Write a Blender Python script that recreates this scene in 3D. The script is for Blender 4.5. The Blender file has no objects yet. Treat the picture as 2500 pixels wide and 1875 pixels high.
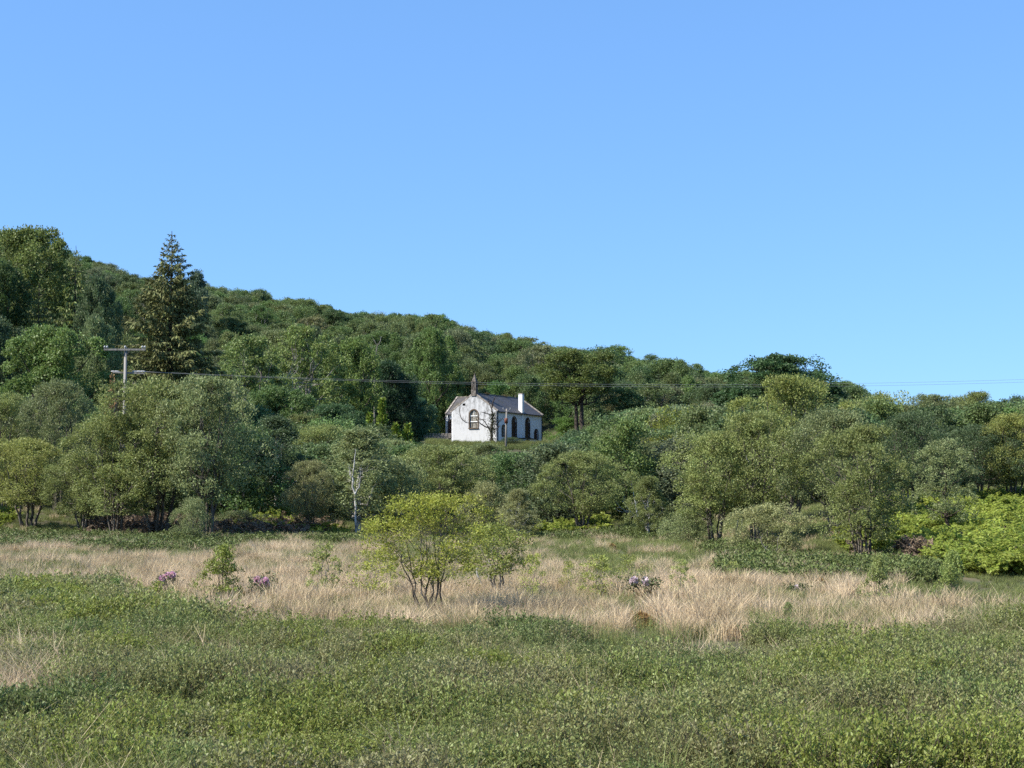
import bpy, math, random
import numpy as np
from mathutils import Vector, Matrix
from mathutils.geometry import tessellate_polygon

S = bpy.context.scene
R_ = math.radians

# ------------------------------------------------------------------ camera
F = 3630.0                    # focal length in pixels of the 2500 px wide photograph
CX, CY, HOR = 1250.0, 937.5, 1200.0
CAMZ = 3.2
PITCH = math.atan((HOR - CY) / F)
cd = bpy.data.cameras.new('camera')
cam = bpy.data.objects.new('camera', cd)
S.collection.objects.link(cam)
cam.location = (0, 0, CAMZ)
cam.rotation_euler = (math.pi / 2 + PITCH, 0, 0)
cd.sensor_width = 36.0
cd.lens = 36.0 * F / 2500.0
cd.clip_start, cd.clip_end = 0.5, 12000
S.camera = cam

# ------------------------------------------------------------------ sky, sun, exposure
SUN_EL = R_(45)
SUN_AZ = math.atan2(-0.93, -0.36)          # compass-like: atan2(x, y); sun stands left of and behind the camera
w = bpy.data.worlds.new('World'); S.world = w; w.use_nodes = True
nt = w.node_tree; nt.nodes.clear()
sky = nt.nodes.new('ShaderNodeTexSky'); sky.sky_type = 'NISHITA'; sky.sun_disc = False
sky.sun_elevation = SUN_EL; sky.sun_rotation = SUN_AZ
sky.air_density = 1.0; sky.dust_density = 0.0; sky.ozone_density = 3.0; sky.altitude = 0
tint = nt.nodes.new('ShaderNodeMix'); tint.data_type = 'RGBA'; tint.blend_type = 'MULTIPLY'
tint.inputs[0].default_value = 1.0
tint.inputs[7].default_value = (0.575, 0.975, 1.55, 1)
bg = nt.nodes.new('ShaderNodeBackground'); bg.inputs[1].default_value = 0.124
wo = nt.nodes.new('ShaderNodeOutputWorld')
gm = nt.nodes.new('ShaderNodeGamma'); gm.inputs[1].default_value = 0.5      # softer gradient over the whole sky, as the camera shows it
nt.links.new(sky.outputs[0], gm.inputs[0]); nt.links.new(gm.outputs[0], tint.inputs[6]); nt.links.new(tint.outputs[2], bg.inputs[0]); nt.links.new(bg.outputs[0], wo.inputs[0])
sl = bpy.data.lights.new('sun', 'SUN'); sl.energy = 3.8; sl.angle = R_(0.53); sl.color = (1.0, 0.95, 0.86)
sun = bpy.data.objects.new('sun', sl); S.collection.objects.link(sun)
sv = Vector((math.sin(SUN_AZ) * math.cos(SUN_EL), math.cos(SUN_AZ) * math.cos(SUN_EL), math.sin(SUN_EL)))
sun.rotation_euler = sv.to_track_quat('Z', 'Y').to_euler(); sun.location = (-40, -30, 60)
S.view_settings.view_transform = 'Standard'; S.view_settings.look = 'None'
S.view_settings.exposure = 1.3; S.view_settings.gamma = 1.0
S.render.engine = 'CYCLES'
S.cycles.max_bounces = 6; S.cycles.diffuse_bounces = 3; S.cycles.transmission_bounces = 4
S.cycles.use_denoising = False

# ------------------------------------------------------------------ helpers
V = 2500.0 / 2212.0           # the layout list below is in pixels of a 2212 px wide view
CP, SP = math.cos(PITCH), math.sin(PITCH)

def at(px, py, Y):
    u, v = (px - CX) / F, (CY - py) / F
    dy, dz = CP - v * SP, SP + v * CP
    t = Y / dy
    return Vector((u * t, Y, CAMZ + dz * t))

def vn(x, y, s=1.0, seed=0.0):
    """smooth pseudo noise in -1..1"""
    x = np.asarray(x, float) / s + seed * 7.31; y = np.asarray(y, float) / s - seed * 3.77
    return (np.sin(x * 1.7 + 1.3 * np.sin(y * 1.1 + seed)) + np.sin(y * 1.9 + 1.7 * np.sin(x * 0.8 + 2.1 + seed))
            + np.sin((x + y) * 2.7 + 1.1 * np.sin(x - y)) * 0.6 + np.sin(3.9 * x - 3.1 * y + seed) * 0.4) / 3.0

SKYPX = [-900, 0, 120, 250, 330, 540, 700, 860, 1000, 1120, 1250, 1330, 1500, 1600, 1700, 1800, 2100, 2500, 3400]
SKYPY = [470, 575, 612, 655, 690, 712, 742, 780, 788, 806, 843, 866, 880, 914, 924, 948, 1010, 1030, 1060]
CH = at(1212, 1003, 257.0); CH.z -= 5.3                     # near corner of the church
CHC = Vector((CH.x + 1.6, CH.y + 11, CH.z))                  # its centre

def ground(x, y):
    x = np.asarray(x, float); y = np.asarray(y, float)
    ang = np.clip(np.arctan2(x, y), -0.42, 0.42)
    px = CX + F * np.tan(ang)
    d = np.hypot(x, y) * np.cos(ang)
    st = np.interp(px, [0, 600, 1250, 1700, 2000, 2250, 2500], [98, 100, 104, 92, 72, 57, 52])
    z170 = np.interp(px, [0, 800, 1250, 1600, 2500], [5.5, 5.0, 4.6, 4.8, 7.6])
    z255 = np.interp(px, [0, 800, 1250, 1600, 2500], [14, 12, 11.6, 11.0, 9.5])
    zr = CAMZ + (HOR - np.interp(px, SKYPX, SKYPY)) / F * 460 - 8.0
    z = np.zeros_like(d)
    t = np.clip((d - st) / (170 - st), 0, 1); z = z170 * t
    t = np.clip((d - 170) / 85, 0, 1); z = z + (z255 - z170) * t
    t = np.clip((d - 255) / 205, 0, 1); z = z + (zr - z255) * (1.15 * t - 0.15 * t * t) * (t > 0)
    t = np.clip((d - 460) / 700, 0, 1); z = z - (zr - 4) * t
    pl = np.clip((26 - np.hypot(x - CHC.x, y - CHC.y)) / 8, 0, 1)
    z = z * (1 - pl) + (CH.z - 0.25) * pl
    near = np.clip((120 - d) / 40, 0, 1)
    return z + near * (0.07 * vn(x, y, 3.1, 1) + 0.10 * vn(x, y, 9.0, 2)) + (1 - near) * 0.5 * vn(x, y, 14, 3)

def gz(x, y): return float(ground(np.array([x]), np.array([y]))[0])

COL = S.collection
def link(o, parent=None):
    COL.objects.link(o)
    if parent is not None: o.parent = parent
    return o

def tag(o, label=None, cat=None, group=None, kind=None):
    if label: o['label'] = label
    if cat: o['category'] = cat
    if group: o['group'] = group
    if kind: o['kind'] = kind
    return o

def mesh_np(name, v, f, mats=(), rnd=None, smooth=False):
    """v (n,3); f (m,k) equal-sized faces"""
    v = np.asarray(v, np.float32); f = np.asarray(f, np.int32)
    me = bpy.data.meshes.new(name)
    me.vertices.add(len(v)); me.vertices.foreach_set('co', v.ravel())
    k = f.shape[1]
    me.loops.add(f.size); me.loops.foreach_set('vertex_index', f.ravel())
    me.polygons.add(len(f)); me.polygons.foreach_set('loop_start', np.arange(0, f.size, k, dtype=np.int32))
    if rnd is not None:
        a = me.attributes.new('rnd', 'FLOAT', 'FACE'); a.data.foreach_set('value', np.asarray(rnd, np.float32))
    if smooth: me.polygons.foreach_set('use_smooth', np.ones(len(f), bool))
    for m in mats: me.materials.append(m)
    me.update(calc_edges=True)
    return me

def mesh_py(name, v, f, mats=(), smooth=False, midx=None):
    me = bpy.data.meshes.new(name); me.from_pydata([tuple(p) for p in v], [], f)
    for m in mats: me.materials.append(m)
    if smooth: me.polygons.foreach_set('use_smooth', [True] * len(me.polygons))
    if midx: me.polygons.foreach_set('material_index', midx)
    me.update(); return me

class MB:
    def __init__(s): s.v = []; s.f = []
    def add(s, v, f):
        n = len(s.v); s.v += [tuple(p) for p in v]; s.f += [tuple(i + n for i in q) for q in f]
    def box(s, a, b):
        (x0, y0, z0), (x1, y1, z1) = a, b
        s.add([(x0, y0, z0), (x1, y0, z0), (x1, y1, z0), (x0, y1, z0), (x0, y0, z1), (x1, y0, z1), (x1, y1, z1), (x0, y1, z1)],
              [(0, 3, 2, 1), (4, 5, 6, 7), (0, 1, 5, 4), (1, 2, 6, 5), (2, 3, 7, 6), (3, 0, 4, 7)])
    def bar(s, p, q, w, h=None, up=(0, 0, 1)):
        p, q = Vector(p), Vector(q); h = h or w
        d = (q - p).normalized(); u = Vector(up)
        if abs(d.dot(u)) > 0.98: u = Vector((1, 0, 0))
        a = d.cross(u).normalized() * w / 2; b = a.normalized().cross(d).normalized() * h / 2
        v = [p - a - b, p + a - b, p + a + b, p - a + b, q - a - b, q + a - b, q + a + b, q - a + b]
        s.add(v, [(0, 3, 2, 1), (4, 5, 6, 7), (0, 1, 5, 4), (1, 2, 6, 5), (2, 3, 7, 6), (3, 0, 4, 7)])
    def tube(s, pts, rad, n=6, caps=True):
        v, f = tube_arrays([(np.array(pts, float), np.array(rad, float))], n)
        k = len(s.v); s.v += [tuple(p) for p in v]; s.f += [tuple(int(i) + k for i in q) for q in f]
        if caps:
            m = len(pts); s.f.append(tuple(k + i for i in range(n))[::-1]); s.f.append(tuple(k + (m - 1) * n + i for i in range(n)))
    def build(s, name, mat, parent=None, smooth=False):
        o = bpy.data.objects.new(name, mesh_py(name, s.v, s.f, [mat], smooth)); return link(o, parent)

def tube_arrays(paths, n=5):
    vs, fs, off = [], [], 0
    ca = np.arange(n) * 2 * np.pi / n
    for P, r in paths:
        k = len(P); T = np.gradient(P, axis=0); T /= np.linalg.norm(T, axis=1)[:, None] + 1e-9
        ref = np.array([1.0, 0.13, 0.07]); 
        if abs(T[:, 0]).max() > 0.9: ref = np.array([0.11, 1.0, 0.09])
        A = np.cross(T, ref); A /= np.linalg.norm(A, axis=1)[:, None] + 1e-9
        B = np.cross(T, A)
        ring = P[:, None, :] + r[:, None, None] * (np.cos(ca)[None, :, None] * A[:, None, :] + np.sin(ca)[None, :, None] * B[:, None, :])
        vs.append(ring.reshape(-1, 3))
        i = np.arange(k - 1)[:, None] * n; j = np.arange(n)[None, :]; j2 = (j + 1) % n
        fs.append(np.stack([i + j, i + j2, i + n + j2, i + n + j], -1).reshape(-1, 4) + off)
        off += k * n
    return np.concatenate(vs), np.concatenate(fs)

def unit(a): return a / (np.linalg.norm(a, axis=-1, keepdims=True) + 1e-9)

def leaf_arrays(rng, P, D, L, W):
    n = len(P); D = unit(D); sd = unit(np.cross(D, unit(rng.normal(size=(n, 3)))))
    L = np.asarray(L).reshape(-1, 1); W = np.asarray(W).reshape(-1, 1)
    v = np.stack([P, P + D * L * 0.5 + sd * W * 0.5, P + D * L, P + D * L * 0.5 - sd * W * 0.5], 1).reshape(-1, 3)
    return v, np.arange(n * 4).reshape(-1, 4)

def bez(p0, p1, p2, k):
    t = np.linspace(0, 1, k)[:, None]
    return (1 - t) ** 2 * p0 + 2 * t * (1 - t) * p1 + t * t * p2

# ------------------------------------------------------------------ materials
def newmat(name):
    m = bpy.data.materials.new(name); m.use_nodes = True; m.node_tree.nodes.clear(); return m, m.node_tree
def N(nt, t, **kw):
    n = nt.nodes.new(t)
    for k, v in kw.items(): setattr(n, k, v)
    return n

def leaf_material(name, col=None, var=0.35, trans=0.32, rough=0.55, patch=0.0, patch_col=None, patch_scale=0.12, spec=0.25, hue=0.03):
    """col None: colour comes from the object's own colour; per leaf and per plant variation"""
    m, t = newmat(name)
    oi = N(t, 'ShaderNodeObjectInfo'); at_ = N(t, 'ShaderNodeAttribute', attribute_name='rnd')
    if col is None: src = oi.outputs['Color']
    else:
        rgb = N(t, 'ShaderNodeRGB'); rgb.outputs[0].default_value = (*col, 1); src = rgb.outputs[0]
    if patch_col is not None:
        g = N(t, 'ShaderNodeNewGeometry'); nz = N(t, 'ShaderNodeTexNoise'); nz.inputs['Scale'].default_value = patch_scale; nz.inputs['Detail'].default_value = 3
        mp = N(t, 'ShaderNodeMapRange'); mp.inputs[1].default_value = 0.40; mp.inputs[2].default_value = 0.62
        mp.inputs[3].default_value = 0; mp.inputs[4].default_value = patch
        mx = N(t, 'ShaderNodeMix', data_type='RGBA'); mx.inputs[7].default_value = (*patch_col, 1)
        t.links.new(g.outputs['Position'], nz.inputs['Vector']); t.links.new(nz.outputs[0], mp.inputs[0]); t.links.new(mp.outputs[0], mx.inputs[0])
        t.links.new(src, mx.inputs[6]); src = mx.outputs[2]
    hs = N(t, 'ShaderNodeHueSaturation')
    m1 = N(t, 'ShaderNodeMath', operation='MULTIPLY_ADD'); m1.inputs[1].default_value = var * 2; m1.inputs[2].default_value = 1 - var
    m2 = N(t, 'ShaderNodeMath', operation='MULTIPLY_ADD'); m2.inputs[1].default_value = 0.30; m2.inputs[2].default_value = 0.85
    m3 = N(t, 'ShaderNodeMath', operation='MULTIPLY')
    mh = N(t, 'ShaderNodeMath', operation='MULTIPLY_ADD'); mh.inputs[1].default_value = hue; mh.inputs[2].default_value = 0.5 - hue / 2
    t.links.new(at_.outputs['Fac'], m1.inputs[0]); t.links.new(oi.outputs['Random'], m2.inputs[0])
    t.links.new(m1.outputs[0], m3.inputs[0]); t.links.new(m2.outputs[0], m3.inputs[1]); t.links.new(m3.outputs[0], hs.inputs['Value'])
    t.links.new(at_.outputs['Fac'], mh.inputs[0]); t.links.new(mh.outputs[0], hs.inputs['Hue'])
    t.links.new(src, hs.inputs['Color'])
    b = N(t, 'ShaderNodeBsdfPrincipled'); b.inputs['Roughness'].default_value = rough; b.inputs['Specular IOR Level'].default_value = spec
    tr = N(t, 'ShaderNodeBsdfTranslucent'); mix = N(t, 'ShaderNodeMixShader'); mix.inputs[0].default_value = trans
    o = N(t, 'ShaderNodeOutputMaterial')
    t.links.new(hs.outputs[0], b.inputs['Base Color']); t.links.new(hs.outputs[0], tr.inputs[0])
    t.links.new(b.outputs[0], mix.inputs[1]); t.links.new(tr.outputs[0], mix.inputs[2]); t.links.new(mix.outputs[0], o.inputs[0])
    return m

def noise_material(name, cols, scale=4.0, detail=6, rough=0.9, bump=0.3, bscale=None, coord='Object', lo=0.35, hi=0.65, spec=0.2, stretch=None):
    m, t = newmat(name)
    tc = N(t, 'ShaderNodeTexCoord'); src = tc.outputs[coord]
    if stretch:
        mpg = N(t, 'ShaderNodeMapping'); mpg.inputs['Scale'].default_value = stretch; t.links.new(src, mpg.inputs[0]); src = mpg.outputs[0]
    nz = N(t, 'ShaderNodeTexNoise'); nz.inputs['Scale'].default_value = scale; nz.inputs['Detail'].default_value = detail
    t.links.new(src, nz.inputs['Vector'])
    cr = N(t, 'ShaderNodeValToRGB'); e = cr.color_ramp.elements
    for i, c in enumerate(cols):
        p = lo + (hi - lo) * i / max(1, len(cols) - 1)
        if i < 2: e[i].position = p; e[i].color = (*c, 1)
        else: q = e.new(p); q.color = (*c, 1)
    t.links.new(nz.outputs[0], cr.inputs[0])
    b = N(t, 'ShaderNodeBsdfPrincipled'); b.inputs['Roughness'].default_value = rough; b.inputs['Specular IOR Level'].default_value = spec
    t.links.new(cr.outputs[0], b.inputs['Base Color'])
    if bump:
        n2 = N(t, 'ShaderNodeTexNoise'); n2.inputs['Scale'].default_value = bscale or scale * 5; n2.inputs['Detail'].default_value = 5
        t.links.new(src, n2.inputs['Vector'])
        bp = N(t, 'ShaderNodeBump'); bp.inputs['Strength'].default_value = bump; bp.inputs['Distance'].default_value = 0.05
        t.links.new(n2.outputs[0], bp.inputs['Height']); t.links.new(bp.outputs[0], b.inputs['Normal'])
    o = N(t, 'ShaderNodeOutputMaterial'); t.links.new(b.outputs[0], o.inputs[0])
    return m

LEAF = leaf_material('foliage', None, var=0.42, trans=0.36, rough=0.55, spec=0.35)
NEEDLE = leaf_material('needles', None, var=0.45, trans=0.12, rough=0.7)
BARK = noise_material('grey_brown_bark', [(0.045, 0.036, 0.028), (0.12, 0.10, 0.08), (0.20, 0.18, 0.15)], 6, stretch=(1, 1, 0.25))
BARKPALE = noise_material('pale_bark', [(0.10, 0.09, 0.075), (0.34, 0.32, 0.29), (0.55, 0.53, 0.49)], 3, lo=0.3, hi=0.6, stretch=(1, 1, 0.5))
BARKDARK = noise_material('dark_bark', [(0.02, 0.016, 0.013), (0.05, 0.04, 0.032), (0.09, 0.075, 0.06)], 5, stretch=(1, 1, 0.3))
BARKGREY = noise_material('weathered_bark', [(0.09, 0.08, 0.065), (0.20, 0.18, 0.155), (0.30, 0.28, 0.25)], 3, stretch=(1, 1, 0.3))
GROUNDM = noise_material('bog_ground', [(0.035, 0.032, 0.016), (0.075, 0.065, 0.035), (0.06, 0.075, 0.028), (0.13, 0.105, 0.06)], 0.35, 10, bump=0.8, bscale=6, coord='Object', lo=0.3, hi=0.7)

# ------------------------------------------------------------------ ground sheet
def build_ground():
    an = np.concatenate([np.linspace(-math.pi, -0.6, 40, endpoint=False), np.linspace(-0.6, 0.6, 260, endpoint=False), np.linspace(0.6, math.pi, 40, endpoint=False)])
    rr = np.concatenate([[0.01], np.geomspace(3, 520, 230), np.geomspace(545, 5000, 26)])
    A, R = np.meshgrid(an, rr, indexing='ij')
    x, y = R * np.sin(A), R * np.cos(A)
    v = np.stack([x, y, ground(x, y)], -1).reshape(-1, 3)
    na, nr = len(an), len(rr)
    i = np.arange(na)[:, None]; j = np.arange(nr - 1)[None, :]; i2 = (i + 1) % na
    f = np.stack([i * nr + j, i * nr + j + 1, i2 * nr + j + 1, i2 * nr + j], -1).reshape(-1, 4)
    o = bpy.data.objects.new('ground', mesh_np('ground', v, f, [GROUNDM], smooth=True)); link(o)
    tag(o, kind='structure')
build_ground()

# ------------------------------------------------------------------ church
def plaster(name, c0, c1, c2, p0, p1, p2):
    m, t = newmat(name)
    tc = N(t, 'ShaderNodeTexCoord'); mp = N(t, 'ShaderNodeMapping'); mp.inputs['Scale'].default_value = (1.5, 1.5, 0.75)
    nz = N(t, 'ShaderNodeTexNoise'); nz.inputs['Scale'].default_value = 1.3; nz.inputs['Detail'].default_value = 8; nz.inputs['Roughness'].default_value = 0.65
    sx = N(t, 'ShaderNodeSeparateXYZ'); t.links.new(tc.outputs['Object'], mp.inputs[0]); t.links.new(mp.outputs[0], nz.inputs['Vector']); t.links.new(tc.outputs['Object'], sx.inputs[0])
    hz = N(t, 'ShaderNodeMapRange'); hz.inputs[1].default_value = 1.0; hz.inputs[2].default_value = 7.0; hz.inputs[3].default_value = -0.05; hz.inputs[4].default_value = 0.10
    ad = N(t, 'ShaderNodeMath', operation='ADD'); t.links.new(sx.outputs[2], hz.inputs[0]); t.links.new(nz.outputs[0], ad.inputs[0]); t.links.new(hz.outputs[0], ad.inputs[1])
    cr = N(t, 'ShaderNodeValToRGB'); e = cr.color_ramp.elements
    e[0].position = p0; e[0].color = (c0, c0, c0, 1); e[1].position = p2; e[1].color = (c2, c2, c2 * 0.98, 1)
    q = e.new(p1); q.color = (c1, c1, c1 * 0.99, 1)
    t.links.new(ad.outputs[0], cr.inputs[0])
    n2 = N(t, 'ShaderNodeTexNoise'); n2.inputs['Scale'].default_value = 9; n2.inputs['Detail'].default_value = 4; t.links.new(tc.outputs['Object'], n2.inputs['Vector'])
    bp = N(t, 'ShaderNodeBump'); bp.inputs['Strength'].default_value = 0.5; bp.inputs['Distance'].default_value = 0.03; t.links.new(n2.outputs[0], bp.inputs['Height'])
    b = N(t, 'ShaderNodeBsdfPrincipled'); b.inputs['Roughness'].default_value = 0.92; b.inputs['Specular IOR Level'].default_value = 0.1
    o = N(t, 'ShaderNodeOutputMaterial'); t.links.new(cr.outputs[0], b.inputs['Base Color']); t.links.new(bp.outputs[0], b.inputs['Normal']); t.links.new(b.outputs[0], o.inputs[0])
    return m
def slate():
    m, t = newmat('slate')
    tc = N(t, 'ShaderNodeTexCoord'); br = N(t, 'ShaderNodeTexBrick'); br.inputs['Scale'].default_value = 1.0
    br.inputs['Brick Width'].default_value = 0.42; br.inputs['Row Height'].default_value = 0.27; br.inputs['Mortar Size'].default_value = 0.012
    br.inputs['Color1'].default_value = (0.046, 0.042, 0.046, 1); br.inputs['Color2'].default_value = (0.080, 0.073, 0.075, 1); br.inputs['Mortar'].default_value = (0.03, 0.03, 0.03, 1)
    nz = N(t, 'ShaderNodeTexNoise'); nz.inputs['Scale'].default_value = 0.55; nz.inputs['Detail'].default_value = 9; nz.inputs['Roughness'].default_value = 0.7
    cr = N(t, 'ShaderNodeValToRGB'); e = cr.color_ramp.elements
    e[0].position = 0.50; e[0].color = (0, 0, 0, 1); e[1].position = 0.64; e[1].color = (1, 1, 1, 1)
    mx = N(t, 'ShaderNodeMix', data_type='RGBA'); mx.inputs[7].default_value = (0.055, 0.048, 0.030, 1)
    uv = N(t, 'ShaderNodeUVMap'); t.links.new(uv.outputs[0], br.inputs['Vector']); t.links.new(tc.outputs['Object'], nz.inputs['Vector'])
    t.links.new(nz.outputs[0], cr.inputs[0]); t.links.new(cr.outputs[0], mx.inputs[0]); t.links.new(br.outputs[0], mx.inputs[6])
    bp = N(t, 'ShaderNodeBump'); bp.inputs['Strength'].default_value = 0.6; bp.inputs['Distance'].default_value = 0.02; t.links.new(br.outputs['Fac'], bp.inputs['Height']); bp.invert = True
    b = N(t, 'ShaderNodeBsdfPrincipled'); b.inputs['Roughness'].default_value = 0.6
    o = N(t, 'ShaderNodeOutputMaterial'); t.links.new(mx.outputs[2], b.inputs['Base Color']); t.links.new(bp.outputs[0], b.inputs['Normal']); t.links.new(b.outputs[0], o.inputs[0])
    return m
PLASTER = plaster('fresh_lifted_limewash', 0.80, 0.76, 0.55, 0.50, 0.62, 0.80)  # clean coat; its white is also raised to lift the shaded front
OLDPLASTER = plaster('stained_limewash', 0.50, 0.40, 0.20, 0.49, 0.59, 0.74)
SLATE = slate()
STONE = noise_material('dressed_stone', [(0.10, 0.085, 0.07), (0.24, 0.21, 0.18), (0.34, 0.31, 0.27)], 2.2)
DARKSTONE = noise_material('lichened_dark_stone', [(0.045, 0.038, 0.032), (0.12, 0.105, 0.09), (0.18, 0.16, 0.14)], 2.5)
BROWNSTONE = noise_material('brown_stone', [(0.07, 0.048, 0.032), (0.13, 0.095, 0.065)], 3)
WHITEP = noise_material('white_paint', [(0.62, 0.62, 0.6), (0.8, 0.8, 0.78)], 3, bump=0.05)
IRON = noise_material('black_iron', [(0.02, 0.02, 0.022), (0.05, 0.05, 0.05)], 8, rough=0.5, bump=0.1)
GLASSDARK = noise_material('old_red_brown_shutter', [(0.030, 0.016, 0.012), (0.075, 0.038, 0.028)], 2.5, rough=0.35, bump=0.1, spec=0.5)
GLASSDULL = noise_material('dull_leaded_glass', [(0.10, 0.095, 0.08), (0.24, 0.22, 0.18), (0.36, 0.34, 0.29)], 4.5, rough=0.3, bump=0.1, spec=0.5)  # uneven grey-tan tone on an opaque pane
DOORM = noise_material('door_paint', [(0.055, 0.022, 0.016), (0.10, 0.04, 0.03)], 3, rough=0.5)
BLACKM = noise_material('dark_void', [(0.006, 0.006, 0.006), (0.012, 0.012, 0.012)], 3)
DARKFRAME = noise_material('dark_margin', [(0.05, 0.04, 0.034), (0.09, 0.07, 0.058)], 3)

def arch_loop(c, w, z0, z1, n=12):
    """outline of a round-headed opening in wall coordinates (s, z)"""
    r = w / 2; pts = [(c - r, z0), (c + r, z0)]
    for i in range(n + 1):
        a = math.pi * i / n; pts.append((c + r * math.cos(a), z1 - r + r * math.sin(a)))
    return pts

def build_church():
    TH = R_(28)
    root = bpy.data.objects.new('church', None); link(root)
    root.location = CH; root.rotation_euler = (0, 0, math.pi / 2 - TH)
    tag(root, 'old white harled church with slate roof, bellcote and round-headed windows', 'church')
    L, Wn, E, RZ = 17.6, 9.0, 5.3, 8.4
    J0, J1, JY = 4.8, 12.8, 13.05
    jm = (J0 + J1) / 2

    def wall(frame, outline, holes, depth=0.28, pm=None):
        O, a, n = Vector(frame[0]), Vector(frame[1]), Vector(frame[2])      # origin, along, outward normal
        P = lambda s, z, d=0: O + a * s + Vector((0, 0, z)) - n * d
        loops = [[Vector((s, z, 0)) for s, z in outline]] + [[Vector((s, z, 0)) for s, z in h] for h in holes]
        tris = tessellate_polygon(loops); flat = [p for l in loops for p in l]
        v = [P(p.x, p.y) for p in flat]; f = []
        for t in tris:
            q = [v[i] for i in t]
            f.append(tuple(t) if (q[1] - q[0]).cross(q[2] - q[0]).dot(n) > 0 else tuple(t)[::-1])
        for h in [[(p.x, p.y) for p in loops[0]]] + holes:
            k = len(v); m = len(h)
            v += [P(s, z) for s, z in h] + [P(s, z, depth) for s, z in h]
            f += [(k + i, k + (i + 1) % m, k + m + (i + 1) % m, k + m + i) for i in range(m)]
        o = bpy.data.objects.new('wall', mesh_py('wall', v, f, [pm or PLASTER])); link(o, root)
        return P

    def opening(P, c, w, z0, z1, name, fm, pm, bars=(), mull=False, barm=None, margin=0.16, sill=True, arch=True, barw=0.09):
        """frame (surround) with pane, bars and sill as children"""
        n = 14
        inner = arch_loop(c, w, z0, z1, n) if arch else [(c - w / 2, z0), (c + w / 2, z0), (c + w / 2, z1), (c - w / 2, z1)]
        outer = arch_loop(c, w + 2 * margin, z0 - 0.02, z1 + margin, n) if arch else [(c - w / 2 - margin, z0), (c + w / 2 + margin, z0), (c + w / 2 + margin, z1 + margin), (c - w / 2 - margin, z1 + margin)]
        m = len(inner)
        v = [P(s, z, -0.05) for s, z in outer] + [P(s, z, -0.05) for s, z in inner] + [P(s, z, 0.22) for s, z in inner] + [P(s, z, 0.01) for s, z in outer]
        f = []
        for i in range(m):
            j = (i + 1) % m
            f += [(i, j, m + j, m + i), (m + i, m + j, 2 * m + j, 2 * m + i), (3 * m + i, 3 * m + j, j, i)]
        fr = bpy.data.objects.new(name, mesh_py(name, v, f, [fm])); link(fr, root)
        v = [P(s, z, 0.2) for s, z in inner]
        link(bpy.data.objects.new('door_leaf' if name == 'door' else 'pane', mesh_py('pane', v, [tuple(range(m))], [pm])), fr)
        for z in bars:
            b = MB(); b.bar(P(c - w / 2, z, 0.16), P(c + w / 2, z, 0.16), 0.06, barw); b.build('glazing_bar', barm or fm, fr)
        if mull:
            b = MB(); b.bar(P(c, z0, 0.17), P(c, z1, 0.17), 0.05, 0.05); b.build('mullion', barm or fm, fr)
        if sill:
            b = MB(); b.bar(P(c - w / 2 - margin, z0 - 0.09, -0.06), P(c + w / 2 + margin, z0 - 0.09, -0.06), 0.26, 0.16); b.build('sill', fm, fr)
        return fr
    # gable end with the big window (faces the sun)
    gw = (4.5, 1.62, 2.45, 5.55)
    P = wall(((0, 0, 0), (0, 1, 0), (-1, 0, 0)), [(0, -1), (Wn, -1), (Wn, E), (Wn / 2, RZ), (0, E)], [arch_loop(*gw), [(6.2, 6.35), (6.75, 6.35), (6.75, 6.75), (6.2, 6.75)]], pm=OLDPLASTER)
    fr = opening(P, *gw, 'window', BROWNSTONE, GLASSDULL, bars=(3.55, 4.55), barm=WHITEP, margin=0.2, barw=0.15)
    b = MB(); b.bar(P(4.5, 4.62, 0.15), P(4.5, 5.5, 0.15), 0.07, 0.12); b.build('mullion', WHITEP, fr)
    for s in (4.1, 4.9):
        b = MB(); b.bar(P(s, 2.5, 0.17), P(s, 5.2, 0.17), 0.04, 0.04); b.build('mullion', DARKFRAME, fr)
    vt = MB(); vt.box((0.18, 6.2, 6.35), (0.25, 6.75, 6.75)); vt.build('vent', BLACKM, root)
    # long front (in shade)
    ho = [(2.6, 1.2, 1.1, 2.9), (6.55, 1.65, 1.05, 4.5), (11.7, 1.65, 1.05, 4.5), (15.1, 1.4, -0.15, 2.6)]
    P = wall(((0, 0, 0), (1, 0, 0), (0, -1, 0)), [(0, -1), (L, -1), (L, E), (0, E)], [arch_loop(*h) for h in ho])
    opening(P, *ho[0], 'window', DARKFRAME, GLASSDULL, bars=(1.7, 2.3), mull=True)
    opening(P, *ho[1], 'window', DARKFRAME, GLASSDARK, bars=(1.9, 2.75, 3.6), mull=True)
    opening(P, *ho[2], 'window', DARKFRAME, GLASSDARK, bars=(1.9, 2.75, 3.6), mull=True)
    d = opening(P, *ho[3], 'door', DARKFRAME, DOORM, sill=False, mull=True)
    k = MB(); k.box((14.85, 0.12, 0.9), (14.9, 0.16, 1.15)); k.build('handle', IRON, d)
    # far gable, rear walls
    wall(((L, 0, 0), (0, 1, 0), (1, 0, 0)), [(0, -1), (Wn, -1), (Wn, E), (Wn / 2, RZ), (0, E)], [])
    wall(((0, Wn, 0), (1, 0, 0), (0, 1, 0)), [(0, -1), (J0, -1), (J0, E), (0, E)], [])
    wall(((J1, Wn, 0), (1, 0, 0), (0, 1, 0)), [(0, -1), (L - J1, -1), (L - J1, E), (0, E)], [])
    # jamb
    jw = (3.0, 0.95, 0.9, 4.2)
    P = wall(((J0, Wn, 0), (0, 1, 0), (-1, 0, 0)), [(0, -1), (JY - Wn, -1), (JY - Wn, E), (0, E)], [arch_loop(*jw)])
    opening(P, *jw, 'window', BROWNSTONE, GLASSDARK, bars=(1.9, 2.8), margin=0.14)
    wall(((J1, Wn, 0), (0, 1, 0), (1, 0, 0)), [(0, -1), (JY - Wn, -1), (JY - Wn, E), (0, E)], [])
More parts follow.
